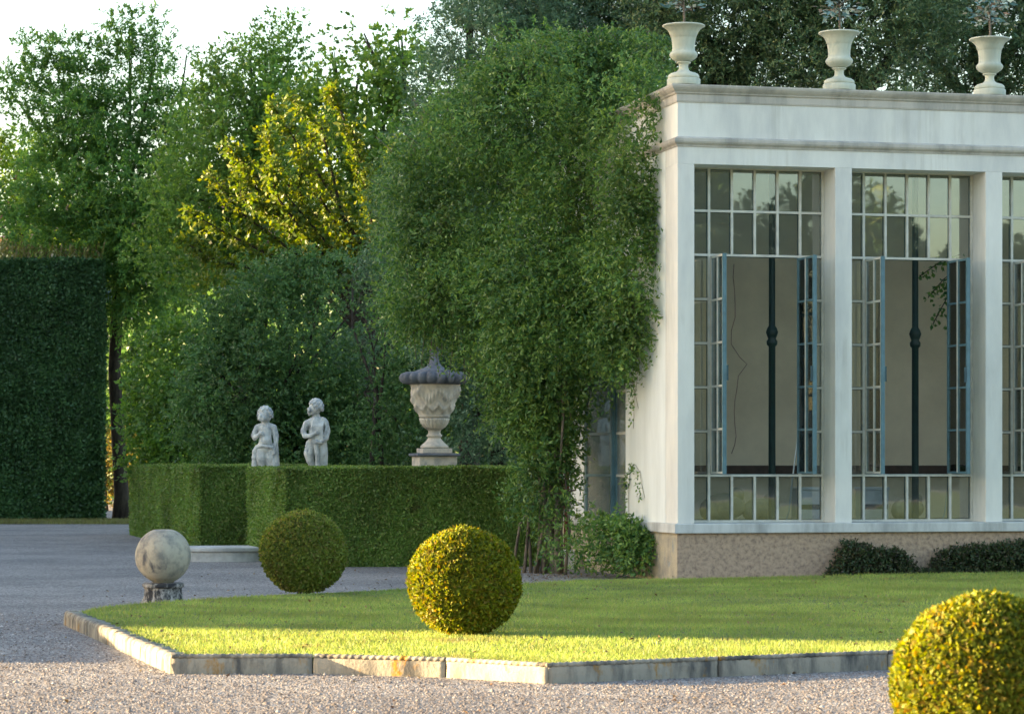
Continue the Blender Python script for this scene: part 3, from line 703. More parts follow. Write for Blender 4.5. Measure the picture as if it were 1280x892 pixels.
# ------------------------------------------------------------------ stone ball on its base
sb = Vector(((204 - 640) / F * 32.8, 32.8, 0))
t = empty('stone_ball', sb, 0, 'weathered round stone ball on a pitted base beside the lawn tip', 'stone ball')
mb = MB(); mb.lathe([(.275, -.03), (.27, .03), (.235, .10), (.222, .2), (.228, .215)], 28, mod=lambda k, z, a: 1 + .02 * math.sin(5 * a + k)); mb.build('pedestal', M['ball_base'], t)
mb = MB(); mb.lathe([(.235, .216), (.248, .225), (.25, .262), (.235, .272), (.1, .275)], 28, mod=lambda k, z, a: 1 + .012 * math.sin(7 * a + k)); mb.build('slab', M['ball_base'], t)
prof = [(.12, .274)] + [(.335 * math.cos(e), .60 + .335 * math.sin(e)) for e in np.linspace(R(-66), R(64), 26)] + [(.1, .915), (.02, .905)]
mb = MB(); mb.lathe(prof, 40, mod=lambda k, z, a: 1 + .008 * math.sin(3 * a + z * 9) + .005 * math.sin(8 * a + 13 * z)); mb.build('ball', M['ball'], t)

# ------------------------------------------------------------------ carved vase on pedestal
Yv = 51.5; mv = Yv / F
vp = Vector(((543 - 640) / F * Yv, Yv, 0)); zpx = lambda py: EYE - (py - HZ) * mv
t = empty('carved_vase', vp, R(14), 'large carved stone vase with a dark lobed rim on a pedestal behind the hedge', 'vase')
zb = zpx(570)
mb = MB(); mb.box(-.36, .36, -.36, .36, 0, zb - .003); mb.build('pedestal', M['vase'], t, bevel=.01)
mb = MB(); mb.box(-.415, .415, -.415, .415, zb, zb + .055); mb.build('pedestal_cap', M['vase_dark'], t, bevel=.02)
mb = MB(); mb.box(-.285, .285, -.285, .285, zb + .057, zb + .15); mb.build('base', M['vase'], t, bevel=.008)
def vz(l): return [(r * mv, zpx(py)) for r, py in l]
mb = MB(); mb.lathe(vz([(17.5, 559.5), (17.8, 558), (16, 556), (12.5, 553), (9, 549), (7.6, 546.5), (9.4, 545.5), (9.6, 543.5), (8, 542.3), (7.4, 540), (8.2, 537.6), (9.4, 537)]), 36); mb.build('foot', M['vase'], t)
gad = lambda n, a0: (lambda k, z, a: 1 + a0 * abs(math.cos(n * a / 2)) )
mb = MB(); mb.lathe(vz([(9, 536.5), (13, 533.5), (16, 529.5), (17.6, 525), (18, 522.5)]), 160, mod=gad(22, .07)); mb.build('fluted_cup', M['vase'], t)
def relief(k, z, a):
    py = HZ - (z - EYE) / mv
    w1 = math.exp(-((py - (496 + 5 * math.cos(6 * a))) / 5) ** 2) * (.07 + .04 * math.sin(40 * a))
    w2 = math.exp(-((py - (506 + 7 * abs(math.cos(5 * a)))) / 3) ** 2) * .085 * (1 + .5 * math.sin(60 * a))
    w3 = math.exp(-((py - 488) / 7) ** 2) * .16 * max(0, math.cos(3 * a + 1.0)) ** 8
    w4 = math.exp(-((py - 503) / 14) ** 2) * .13 * max(0, math.cos(1.5 * a + 1.4)) ** 20
    return 1 + w1 + w2 + w3 + w4
prof = [(18.4, 522), (19.6, 520)] + [(19.2 + 10.8 * q ** .8, 519 - 37 * q) for q in np.linspace(0, 1, 34)] + [(31, 480.5)]
mb = MB(); mb.lathe(vz(prof), 180, mod=relief); mb.build('body', M['vase'], t)
mb = MB(); mb.lathe(vz([(29, 480.3), (34, 479.4), (37.5, 476), (38.5, 471.5), (36.5, 467), (31, 465), (25, 464.5)]), 240, mod=gad(20, .16)); mb.build('rim', M['vase_dark'], t)
mb = MB(); mb.lathe(vz([(25, 464.3), (22, 463), (14, 460.5), (9, 457.5), (6, 453), (5, 448), (4.6, 444), (6, 441.5), (6, 440.5)]), 48, mod=gad(12, .05)); mb.build('lid', M['vase_dark'], t)
mb = MB(); mb.sphere((0, 0, zpx(435)), 6.2 * mv, 14, (1, 1, 1.15))
for i in range(26):
    q = 2.399 * i; zz = -1 + 2 * (i + .5) / 26; rr = math.sqrt(1 - zz * zz)
    mb.sphere((rr * math.cos(q) * 6 * mv, rr * math.sin(q) * 6 * mv, zpx(435) + zz * 7 * mv), 2.1 * mv, 8)
mb.build('finial', M['vase_dark'], t)

# ------------------------------------------------------------------ putti statues
def organic(name, prims, mats, parent, voxel=.010, smooth=1):
    """union of balls and tapered capsules melted into one continuous skin"""
    bm = bmesh.new()
    for pr in prims:
        if pr[0] == 's':
            _, c, r, scl = pr
            bmesh.ops.create_icosphere(bm, subdivisions=3, radius=r, matrix=Matrix.Translation(c) @ Matrix.Diagonal((*scl, 1)))
        else:
            _, pts, rad = pr
            for i in range(len(pts) - 1):
                a, b = Vector(pts[i]), Vector(pts[i+1]); n = max(3, int((b - a).length / (min(rad[i], rad[i+1]) * .35)))
                for k in range(n + 1):
                    q = k / n; bmesh.ops.create_icosphere(bm, subdivisions=2, radius=rad[i] * (1-q) + rad[i+1] * q, matrix=Matrix.Translation(a.lerp(b, q)))
    me = bpy.data.meshes.new(name); bm.to_mesh(me); bm.free()
    tmp = bpy.data.objects.new(name + '_tmp', me); COL.objects.link(tmp)
    r = tmp.modifiers.new('r', 'REMESH'); r.mode = 'VOXEL'; r.voxel_size = voxel; r.use_smooth_shade = True
    s = tmp.modifiers.new('s', 'SMOOTH'); s.factor = .5; s.iterations = smooth
    dg = bpy.context.evaluated_depsgraph_get(); dg.update()
    me2 = bpy.data.meshes.new_from_object(tmp.evaluated_get(dg)); me2.name = name
    bpy.data.objects.remove(tmp); bpy.data.meshes.remove(me)
    me2.materials.clear()
    return link(name, me2, mats, parent)
def putto(px, Y, top_py, lab, kind):
    m = Y / F; sc_ = 1.10; top = (EYE - (top_py - HZ) * m) / sc_; hgt = 1.30 if kind == 1 else 1.38
    base = top - hgt
    t = empty('cherub_statue', ((px - 640) / F * Y, Y, 0), 0, lab, 'statue', 'cherub statues'); t.scale = (sc_ * .93, sc_ * .93, sc_)
    mb = MB(); mb.box(-.26, .26, -.26, .26, 0, base - .07); mb.build('pedestal', M['step'], t, bevel=.015)
    mb = MB(); mb.box(-.22, .22, -.2, .2, base - .068, base); mb.build('plinth', M['statue'], t, bevel=.01)
    k = hgt / 1.30; Z = lambda v: base + v * k
    pr = []
    def S(x, y, z, r, s=(1, 1, 1)): pr.append(('s', (x, y, Z(z)), r, s))
    def C(pts, rad): pr.append(('c', [(x, y, Z(z)) for x, y, z in pts], rad))
    hair = []; cloth = []
    if kind == 1:
        hx, hy, hz = -.005, -.03, 1.155
        S(hx, hy, hz, .135, (.93, 1, 1.05)); S(hx - .055, hy - .075, hz - .04, .075); S(hx - .075, hy - .135, hz - .02, .024, (.8, 1, 1.2))
        S(hx - .05, hy - .09, hz - .075, .05); S(hx - .085, hy - .09, hz - .06, .05); S(hx - .02, hy - .105, hz - .06, .05)
        S(hx - .075, hy - .125, hz - .075, .018, (1.5, .8, .6)); S(hx + .1, hy - .0, hz - .01, .03, (.6, 1, 1.3))
        C([(0, 0, 1.04), (.005, 0, .98)], [.07, .075])
        C([(-.11, 0, .935), (0, 0, .95), (.11, 0, .935)], [.075, .09, .075])
        C([(0, -.01, .90), (0, -.02, .78), (.0, -.035, .68), (0, -.01, .60)], [.125, .122, .13, .135]); S(0, -.08, .70, .10)
        C([(-.155, .0, .935), (-.225, -.02, .80), (-.20, -.02, .755)], [.06, .05, .048]); C([(-.205, -.02, .755), (-.155, -.12, .78), (-.10, -.16, .82)], [.046, .04, .034])
        S(-.085, -.165, .835, .04)
        for f in range(4): C([(-.08 + f * .012, -.185, .86 - f * .018), (-.055 + f * .01, -.195, .85 - f * .018)], [.012, .011])
        C([(.155, .0, .935), (.20, 0, .79), (.195, -.03, .68)], [.06, .05, .045]); C([(.195, -.03, .68), (.165, -.06, .57)], [.042, .033]); S(.16, -.07, .545, .038)
        for f in range(4): C([(.145 + f * .014, -.09, .53), (.145 + f * .012, -.10, .48)], [.013, .011])
        C([(-.075, -.01, .58), (-.085, -.05, .42), (-.075, -.01, .29)], [.105, .10, .072]); C([(-.075, -.01, .29), (-.075, .02, .18), (-.07, .02, .05)], [.07, .065, .045]); C([(-.07, .02, .04), (-.09, -.10, .03)], [.045, .035])
        C([(.08, .0, .58), (.085, -.01, .42), (.08, .01, .29)], [.105, .095, .07]); C([(.08, .01, .29), (.085, .03, .18), (.08, .03, .05)], [.068, .063, .045]); C([(.08, .03, .04), (.10, -.09, .03)], [.045, .035])
        for i in range(44):
            a = 2.399 * i; zz = -.2 + 1.2 * (i + .5) / 44; rr = math.sqrt(max(0, 1 - zz * zz)); v = Vector((rr * math.cos(a), rr * math.sin(a), zz))
            if v.y < -.25 and v.z < .45 and v.x < .5: continue
            hair.append(('s', (hx + v.x * .13, hy + v.y * .135, Z(hz) + v.z * .142), .031, (1, 1, 1)))
        cloth += [('c', [(-.16, -.05, Z(.60)), (-.05, -.16, Z(.62)), (.08, -.15, Z(.60)), (.15, -.05, Z(.58))], [.04, .03, .03, .035]),
                  ('c', [(.14, -.03, Z(.93)), (.19, -.02, Z(.7)), (.19, 0, Z(.5)), (.20, .02, Z(.25)), (.20, .02, Z(.03))], [.035, .045, .06, .07, .075]),
                  ('c', [(.11, -.03, Z(.58)), (.15, -.03, Z(.3)), (.16, -.02, Z(.03))], [.04, .05, .06]),
                  ('c', [(-.155, -.06, Z(.60)), (-.20, -.05, Z(.52)), (-.22, -.05, Z(.44))], [.04, .05, .03]),
                  ('c', [(-.20, -.02, Z(.36)), (-.20, 0, Z(.2)), (-.18, 0, Z(.02))], [.06, .075, .08]), ('s', (-.2, -.04, Z(.42)), .06, (1, 1, 1))]
    else:
        hx, hy, hz = -.0, -.03, 1.17
        S(hx, hy, hz, .12, (1, 1, 1.05)); S(hx - .05, hy - .04, hz - .04, .085, (.95, .9, 1.1)); S(hx - .133, hy - .062, hz - .025, .017, (1.1, .8, 1.3))
        S(hx - .10, hy - .045, hz - .085, .05); S(hx - .105, hy - .10, hz - .05, .04); S(hx - .122, hy - .058, hz - .075, .016, (.8, 1.3, .5)); S(hx - .108, hy - .05, hz - .112, .03); S(hx + .02, hy - .12, hz - .01, .026, (1, .6, 1.4))
        C([(.0, .0, 1.08), (.02, .0, .98)], [.065, .08])
        C([(-.13, -.04, .90), (0, 0, .945), (.14, .03, .93)], [.08, .10, .085])
        C([(.01, -.01, .88), (.0, -.02, .76), (.0, -.02, .66), (.01, -.01, .58)], [.14, .135, .13, .14]); S(-.02, -.09, .68, .09)
        C([(-.16, -.05, .90), (-.225, -.06, .78), (-.19, -.13, .70)], [.068, .056, .05]); C([(-.19, -.13, .70), (-.08, -.19, .70), (.0, -.2, .74)], [.047, .04, .034]); S(.02, -.2, .75, .04)
        for f in range(4): C([(.03, -.22, .78 - f * .017), (.075, -.215, .79 - f * .02)], [.013, .011])
        C([(.175, .03, .92), (.225, .0, .78), (.2, -.08, .66)], [.066, .056, .05]); C([(.2, -.08, .66), (.1, -.17, .60), (.05, -.19, .60)], [.046, .04, .036]); S(.03, -.195, .605, .04)
        for f in range(4): C([(.01, -.215, .63 - f * .017), (-.035, -.21, .63 - f * .018)], [.013, .011])
        C([(-.08, .0, .56), (-.12, -.06, .42), (-.10, -.04, .30)], [.11, .10, .075]); C([(-.10, -.04, .30), (-.03, .0, .17), (.0, .02, .05)], [.072, .06, .045]); C([(.0, .02, .04), (-.03, -.10, .03)], [.045, .035])
        C([(.10, .0, .56), (.115, -.02, .42), (.10, .0, .29)], [.115, .10, .075]); C([(.10, .0, .29), (.11, .02, .17), (.10, .02, .05)], [.07, .064, .046]); C([(.10, .02, .04), (.11, -.10, .03)], [.045, .035])
        for i in range(50):
            a = 2.399 * i; zz = -.35 + 1.35 * (i + .5) / 50; rr = math.sqrt(max(0, 1 - zz * zz)); v = Vector((rr * math.cos(a), rr * math.sin(a), zz))
            if v.x < -.3 and v.z < .4: continue
            hair.append(('s', (hx + .01 + v.x * .125, hy + v.y * .125, Z(hz) + v.z * .135), .034, (1, 1, 1)))
        for j in range(5):
            x0 = -.02 + j * .045
            cloth.append(('c', [(x0, -.10 + .02 * j, Z(1.0 - .01 * j)), (x0 - .03, -.155, Z(.86)), (x0 - .02, -.165, Z(.70 - .02 * j))], [.024, .028, .022]))
        cloth += [('c', [(.14, -.04, Z(.98)), (.21, -.05, Z(.85)), (.17, -.11, Z(.70))], [.04, .035, .03]),
                  ('c', [(.02, -.16, Z(.62)), (.03, -.15, Z(.45)), (.05, -.10, Z(.25)), (.05, -.05, Z(.03))], [.04, .045, .05, .055]),
                  ('c', [(.17, -.02, Z(.62)), (.175, .0, Z(.4)), (.15, .02, Z(.03))], [.045, .06, .07])]
    organic('body', pr, M['statue'], t)
    organic('hair', hair, M['statue'], t, .011, 2)
    organic('drapery', cloth, M['statue'], t, .012, 4)
putto(332, 52.0, 508, 'shorter grey stone cherub statue with cloth round its hips, left of the taller one', 1)
putto(394.5, 52.0, 499, 'taller grey stone cherub statue looking left, with drapery over its chest', 2)

# ------------------------------------------------------------------ trees, shrubs, climber
def blob_points(blobs, dens, seed, surf=.45, gap=None, gapf=1.2, front=True, rough=1.0, tail=.05):
    # dens = twigs per square metre of each blob's silhouette
    """twig origins and outward directions in a union of noisy ellipsoids; dens = twigs per square metre of silhouette"""
    Ps, Ds = [], []
    nz = Noise(1.5, seed); nz2 = Noise(3.8, seed + 1)
    for (px, py, Y, rx, ry, rd) in blobs:
        m = Y / F; c = np.array(W(px, py, Y)); r = np.array([rx * m, rd, ry * m])
        n = int(dens * math.pi * r[0] * r[2])
        d = rdir(n); d[:, 1] = np.where(rng.uniform(0, 1, n) < .35, d[:, 1], -np.abs(d[:, 1])) if front else d[:, 1]
        rad = rng.uniform(0, 1, n) ** surf
        P0 = c + d * r
        rad = rad * (1 + rough * (.26 * nz(P0) + .2 * nz2(P0))) + rng.exponential(tail, n)
        P = c + d * r * rad[:, None]
        Dn = norm(d / r * r.min() + rdir(n) * .35)
        if gap is not None:
            keep = Noise(gapf, seed + 2)(P) + .25 * rng.normal(size=n) > gap
            P, Dn = P[keep], Dn[keep]
        Ps.append(P); Ds.append(Dn)
    return np.concatenate(Ps), np.concatenate(Ds)
def plant(name, lab, cat, base, blobs, mat, lai=3.2, dens=14, nl=8, tl=.45, L_=.10, W_=.05, seed=1, droop=.3, splay=1.0, up=.2, nup=.7, surf=.45,
          gap=None, gapf=1.2, trunk_r=.2, bark='bark', group=None, reject=None, auto=True, vary=.35, every=1, lr=1.0, rough=1.0, tail=.05, twigup=.0, stems=1, limbs=2, crown='crown', trunk='trunk', bend=0):
    base = Vector(base); t = empty(name, base, 0, lab, cat, group)
    P, D = blob_points(blobs, lai / (nl * L_ * W_ * .5), seed, surf, gap, gapf, True, rough, tail)
    D = norm(D + np.array([0, 0, twigup]))
    V = twig_leaves(P, D, nl, tl, L_, W_, droop, splay, up, nup, vary)
    if reject is not None:
        c = V.reshape(-1, 4, 3).mean(axis=1); V = V.reshape(-1, 4, 3)[~reject(c)].reshape(-1, 3)
    zmin = V.reshape(-1, 4, 3)[:, :, 2].min(axis=1) > .03; V = V.reshape(-1, 4, 3)[zmin].reshape(-1, 3)
    np_mesh(crown, V - np.array(base), 4, mat, t)
    mb = MB(); order = sorted(blobs, key=lambda q: q[1])
    cs = [W(q[0], q[1], q[2]) - base for q in blobs]
    top = max(cs, key=lambda v: v.z)
    hub = Vector((bend, 0, max(.3, min(v.z for v in cs) * .75 + .25 * top.z)))
    for s_ in range(stems):
        off = Vector((rng.uniform(-1, 1), rng.uniform(-1, 1), 0)) * (trunk_r * 3 if stems > 1 else 0)
        mb.tube([off + Vector((0, 0, -.1)), off * .9 + Vector((0, 0, hub.z * .08)), off * .8 + hub * .5 + Vector((rng.normal(0, .1), 0, 0)), off * .5 + hub], [trunk_r * 1.5, trunk_r * 1.1, trunk_r * .9, trunk_r * .75], 8)
    for c, q in (list(zip(cs, blobs))[::every] if auto else ()):
        rr_ = min(q[3], q[4]) * q[2] / F
        mid_ = hub.lerp(c, .5) + Vector((rng.normal(0, .3), rng.normal(0, .3), rng.uniform(-.16, .12) * (c - hub).length))
        st = hub * rng.uniform(.75, 1.0)
        mb.tube([st, mid_, c], [trunk_r * .55 * lr, trunk_r * .35 * lr, trunk_r * .12 * lr], 6)
        for _ in range(limbs):
            e = c + Vector(rdir(1)[0]) * rr_ * rng.uniform(.4, .85); mb.tube([mid_, mid_.lerp(e, .6) + Vector((0, 0, .1)), e], [trunk_r * .22, trunk_r * .14, trunk_r * .05], 5)
    mb.build(trunk, M[bark], t)
    return t
gnd = lambda px, Y: Vector(((px - 640) / F * Y, Y, 0))

# locust at the left: flat layered pads of feathery leaves
PADS = [(165, 32, 85, 26, 9, .8), (188, 24, 85, 16, 6, .6), (150, 52, 85, 26, 9, .8), (120, 68, 85, 28, 9, .9), (80, 62, 85, 30, 9, .9), (40, 60, 85, 26, 7, .8), (28, 92, 85, 28, 8, .8), (60, 92, 85, 36, 10, 1), (8, 106, 85, 20, 7, .6), (30, 118, 85, 26, 7, .7), (70, 122, 85, 34, 10, 1), (212, 64, 85, 9, 5, .4), (233, 68, 85, 5, 4, .3),
        (170, 78, 85, 30, 10, 1), (200, 100, 85, 30, 10, 1), (110, 100, 85, 36, 12, 1.2), (45, 150, 85, 26, 8, .8), (70, 172, 85, 34, 10, 1), (100, 150, 85, 40, 12, 1.2), (215, 135, 85, 40, 14, 1.2), (240, 165, 85, 40, 14, 1.2), (60, 215, 85, 46, 13, 1.2), (110, 205, 85, 46, 13, 1.2), (30, 250, 85, 44, 12, 1.2), (90, 255, 85, 52, 14, 1.4), (50, 290, 85, 56, 14, 1.4), (120, 300, 85, 56, 14, 1.4), (235, 220, 85, 46, 16, 1.3), (200, 55, 85, 8, 14, .4)]
plant('locust_tree', 'feathery dark green tree with a dark trunk beside the tall hedge', 'tree', gnd(152, 85),
      [(140, 150, 85, 60, 40, 2), (165, 230, 85, 80, 45, 2.2), (190, 300, 85, 80, 55, 2.2), (165, 360, 85, 60, 45, 2)] + PADS,
      L['locust'], lai=7.5, nl=20, tl=.7, L_=.14, W_=.055, seed=11, droop=.3, up=.0, nup=1.2, gap=None, rough=.6, tail=.0, every=4, lr=.55, gapf=1.5, trunk_r=.22, limbs=1)
plant('yellow_green_tree', 'light yellow-green bushy tree above the tall hedge at the left edge', 'tree', gnd(25, 100),
      [(30, 215, 100, 70, 40, 2.5), (10, 270, 100, 60, 50, 2.5), (80, 270, 100, 60, 60, 2.5), (20, 190, 100, 50, 18, 1.5), (130, 300, 100, 60, 50, 2.5)], L['yellowgreen'], dens=11, nl=9, tl=.6, L_=.17, W_=.08, seed=15, gap=-.25, trunk_r=.2)
plant('russet_tree', 'small russet leaved tree at the left picture edge above the hedge', 'tree', gnd(-5, 93),
      [(-2, 235, 93, 22, 32, 1), (0, 275, 93, 22, 30, 1)], L['red'], dens=14, nl=8, tl=.5, L_=.15, W_=.07, seed=16, trunk_r=.12, gap=-.2)
# birch-like and broad leaved trees in the middle distance
plant('slender_tree', 'tall soft olive tree with wispy upright tips right of the locust', 'tree', gnd(295, 80),
      [(310, 125, 80, 52, 45, 2), (312, 62, 80, 10, 30, .6), (342, 65, 80, 20, 30, .9), (366, 70, 80, 12, 38, .7), (270, 110, 80, 22, 26, 1), (285, 180, 80, 75, 55, 2.6), (355, 150, 80, 45, 55, 2), (255, 240, 80, 70, 60, 2.5), (330, 240, 80, 75, 70, 2.5), (240, 310, 80, 60, 50, 2), (310, 330, 80, 70, 60, 2)],
      L['olive'], lai=4.5, nl=9, tl=.65, L_=.13, W_=.07, seed=17, droop=.15, twigup=.7, gap=-.5, trunk_r=.18)
plant('broadleaf_tree', 'tall broad leaved tree against the sky left of the grey evergreen', 'tree', gnd(460, 76),
      [(448, 95, 76, 42, 42, 2), (455, 42, 76, 24, 26, 1), (502, 45, 76, 20, 26, .9), (505, 95, 76, 32, 36, 1.4), (415, 65, 76, 14, 26, .7), (405, 110, 76, 26, 30, 1.2), (470, 160, 76, 65, 50, 2.4), (430, 210, 76, 60, 60, 2.4), (500, 230, 76, 50, 70, 2.4), (450, 290, 76, 70, 60, 2.4), (375, 150, 76, 32, 40, 1.5)],
      L['broad'], lai=5, nl=8, tl=.55, L_=.16, W_=.10, seed=19, droop=.35, gap=-.55, trunk_r=.2)
# sunlit hornbeam with ascending sprays
Yh = 66.0
hb = gnd(445, Yh); t = empty('hornbeam', hb, 0, 'hornbeam with ascending golden sunlit branches in the middle of the wood', 'tree')
sprays = [((478, 330), (462, 250), (425, 135), (412, 112)), ((470, 300), (455, 220), (440, 160)), ((455, 340), (420, 250), (365, 170), (338, 128)), ((440, 350), (395, 270), (350, 220), (330, 160)),
          ((430, 350), (370, 290), (320, 235), (296, 188)), ((420, 350), (360, 310), (300, 265), (262, 215)), ((410, 350), (340, 320), (280, 290), (232, 262)), ((450, 340), (400, 300), (372, 235), (385, 190)),
          ((465, 340), (445, 290), (400, 215), (372, 190)), ((470, 350), (480, 280), (490, 200), (500, 175)), ((400, 360), (330, 340), (270, 325), (225, 300)), ((430, 345), (400, 320), (340, 262), (316, 252))]
for i in range(8):
    a_, b_ = sprays[i], sprays[(i + 3) % 10]; f_ = rng.uniform(.3, .7)
    sprays.append(tuple((p[0] * (1 - f_) + q[0] * f_ + rng.normal(0, 8), p[1] * (1 - f_) + q[1] * f_ + rng.normal(0, 8)) for p, q in zip(a_, b_)))
Vs = []; mb = MB()
for i, s_ in enumerate(sprays):
    dd = rng.uniform(-1.2, .6); pts = [W(px, py, Yh + dd * (1 + .4 * j)) for j, (px, py) in enumerate(s_)]
    mb.tube([p - hb for p in pts], [.055 - .045 * j / (len(pts) - 1) for j in range(len(pts))], 6)
    arr = np.array(pts); q = np.linspace(0, len(pts) - 1.001, 150); k = q.astype(int); f = (q - k)[:, None]
    P = arr[k] * (1 - f) + arr[k + 1] * f; T = norm(arr[k + 1] - arr[k])
    for _ in range(2):
        sd = norm(np.cross(T, rdir(150))); D = norm(T * .7 + sd * .8)
        Pj = P + rng.normal(0, .06, P.shape)
        Vs.append(twig_leaves(Pj, D, 3, .24, .13, .07, .3, .8, -.2, .6))
mb.tube([Vector((0, 0, -.1)), Vector((.1, 0, 2.5)), Vector((.3, 0, 5.2))], [.22, .17, .12], 8)
for s_ in sprays: mb.tube([Vector((.3, 0, 4.6)), W(*s_[0], Yh) - hb], [.08, .055], 6)
P, D = blob_points([(380, 320, Yh + 1.5, 115, 36, 1.6), (440, 285, Yh + 1.5, 45, 45, 1.5), (290, 325, Yh + 1.5, 80, 28, 1.5), (360, 270, Yh + 2, 60, 36, 1)], 70, 23, gap=-.2)
Vs.append(twig_leaves(P, D, 7, .5, .14, .08, .3))
np_mesh('crown', np.concatenate(Vs) - np.array(hb), 4, L['hornbeam'], t); mb.build('trunk', M['bark'], t)

plant('grey_evergreen', 'grey-green evergreen oak behind the climber, reaching the top of the picture', 'tree', gnd(585, 60),
      [(610, 50, 60, 62, 62, 2.4), (660, 15, 60, 75, 60, 2.6), (590, 5, 60, 32, 26, 1.2), (565, 120, 60, 58, 50, 2), (600, 175, 60, 70, 60, 2.4), (522, 185, 60, 38, 50, 1.6), (510, 260, 60, 40, 60, 1.8), (560, 260, 60, 60, 70, 2), (505, 330, 60, 45, 55, 1.8), (470, 350, 59, 30, 34, 1), (480, 410, 58.5, 36, 40, 1.1), (455, 450, 58, 30, 40, 1), (690, 80, 60, 60, 60, 2.4), (620, 250, 61, 80, 70, 2), (690, 200, 61, 80, 80, 2), (600, 350, 61, 70, 60, 2), (720, 330, 61, 70, 80, 2)],
      L['grey'], lai=4.5, nl=11, tl=.32, L_=.085, W_=.034, seed=25, droop=.1, twigup=.3, gap=-.38, trunk_r=.25, splay=1.2)
for i, (cx, yy, s_, lab) in enumerate(((735, 62, 1.0, 'dark holm oak rising behind the left end of the parapet'), (905, 58, 1.0, 'holm oak with twiggy yellowish shoots behind the corner urn'),
                             (1065, 57, 1.05, 'dense dark holm oak behind the middle parapet urn'), (1230, 60, 1.1, 'dark holm oak behind the rightmost parapet urn'))):
    plant('holm_oak', lab, 'tree', gnd(cx, yy), [(cx, 35, yy, 95 * s_, 70, 2.6), (cx - 60, 75, yy, 60, 60, 2.2), (cx + 60, 70, yy, 60, 60, 2.2), (cx + 10, -40, yy, 110, 60, 2.6), (cx - 80, 0, yy, 60, 60, 2.2), (cx + 85, 5, yy, 60, 60, 2.2), (cx, 130, yy, 100, 50, 2.4)],
          L['holm'], lai=4, nl=11, tl=.34, L_=.095, W_=.036, seed=31 + 5 * i, droop=.1, twigup=.5, gap=-.30, gapf=1.4, trunk_r=.28, splay=1.0, group='holm oaks behind the lemon house')
# shrubs behind the low hedges
plant('laurel_shrub', 'bright green broad leaved shrub behind the left end of the low hedge', 'shrub', gnd(215, 66),
      [(215, 460, 66, 45, 50, 1.6), (195, 520, 66, 38, 60, 1.5), (240, 540, 66, 50, 60, 1.8), (225, 425, 66, 30, 22, 1), (188, 570, 66, 26, 30, 1.2), (255, 590, 66, 60, 50, 1.8)], L['shrub'], lai=5, nl=8, tl=.35, L_=.12, W_=.07, seed=61, gap=-.45, trunk_r=.06, stems=4)
plant('round_shrub', 'large blue-green rounded shrub behind the two cherub statues', 'shrub', gnd(345, 58),
      [(340, 420, 58, 70, 60, 1.6), (300, 480, 58, 70, 70, 1.7), (390, 480, 58, 80, 80, 1.7), (340, 560, 58, 100, 60, 1.8), (430, 560, 58, 80, 60, 1.8), (370, 345, 58, 34, 34, 1), (325, 362, 58, 30, 28, .9), (405, 352, 58, 34, 28, .9), (440, 390, 58, 40, 50, 1.2), (285, 405, 58, 30, 30, .9), (262, 450, 58, 32, 36, 1), (250, 510, 58, 34, 50, 1.1),
       (330, 440, 56.6, 34, 26, .6), (380, 420, 56.6, 36, 26, .6), (295, 500, 56.6, 32, 26, .6), (420, 470, 56.6, 36, 30, .6), (360, 510, 56.6, 34, 26, .6), (300, 560, 56.6, 34, 26, .6), (440, 530, 56.6, 30, 30, .6)], L['shrubblue'], lai=5, nl=9, tl=.3, L_=.085, W_=.045, seed=65, gap=-.6, rough=1.2, trunk_r=.07, stems=5)
plant('dark_shrub', 'dark leafy shrub left of the carved vase', 'shrub', gnd(475, 55),
      [(475, 480, 56, 50, 70, 1.6), (500, 540, 56, 60, 60, 1.8), (455, 390, 56, 40, 60, 1.4), (465, 560, 56, 50, 50, 1.6), (480, 340, 56, 34, 40, 1.2), (440, 345, 57, 40, 36, 1.2), (500, 420, 56, 50, 60, 1.4)], L['shrubblue'], lai=5, nl=9, tl=.3, L_=.085, W_=.04, seed=71, gap=-.35, trunk_r=.06, stems=4)
plant('vase_shrub', 'mid green shrub spreading behind and right of the carved vase', 'shrub', gnd(620, 55),
      [(600, 520, 55, 60, 60, 1.6), (640, 560, 55, 50, 60, 1.5), (575, 560, 55, 60, 50, 1.5), (590, 460, 55, 60, 50, 1.5), (550, 430, 54.5, 40, 40, 1.4)], L['grey'], lai=4.5, nl=9, tl=.3, L_=.08, W_=.04, seed=75, gap=-.3, trunk_r=.06, stems=4)
plant('golden_bush', 'golden sunlit bush glimpsed between the tall hedge and the dark trunk', 'shrub', gnd(130, 100),
      [(132, 600, 100, 16, 36, .8), (170, 600, 100, 12, 30, .8), (150, 560, 100, 24, 20, .8), (300, 375, 75, 16, 26, .6)][:3], L['golden'], dens=22, nl=8, tl=.35, L_=.13, W_=.07, seed=81, trunk_r=.05, stems=3)

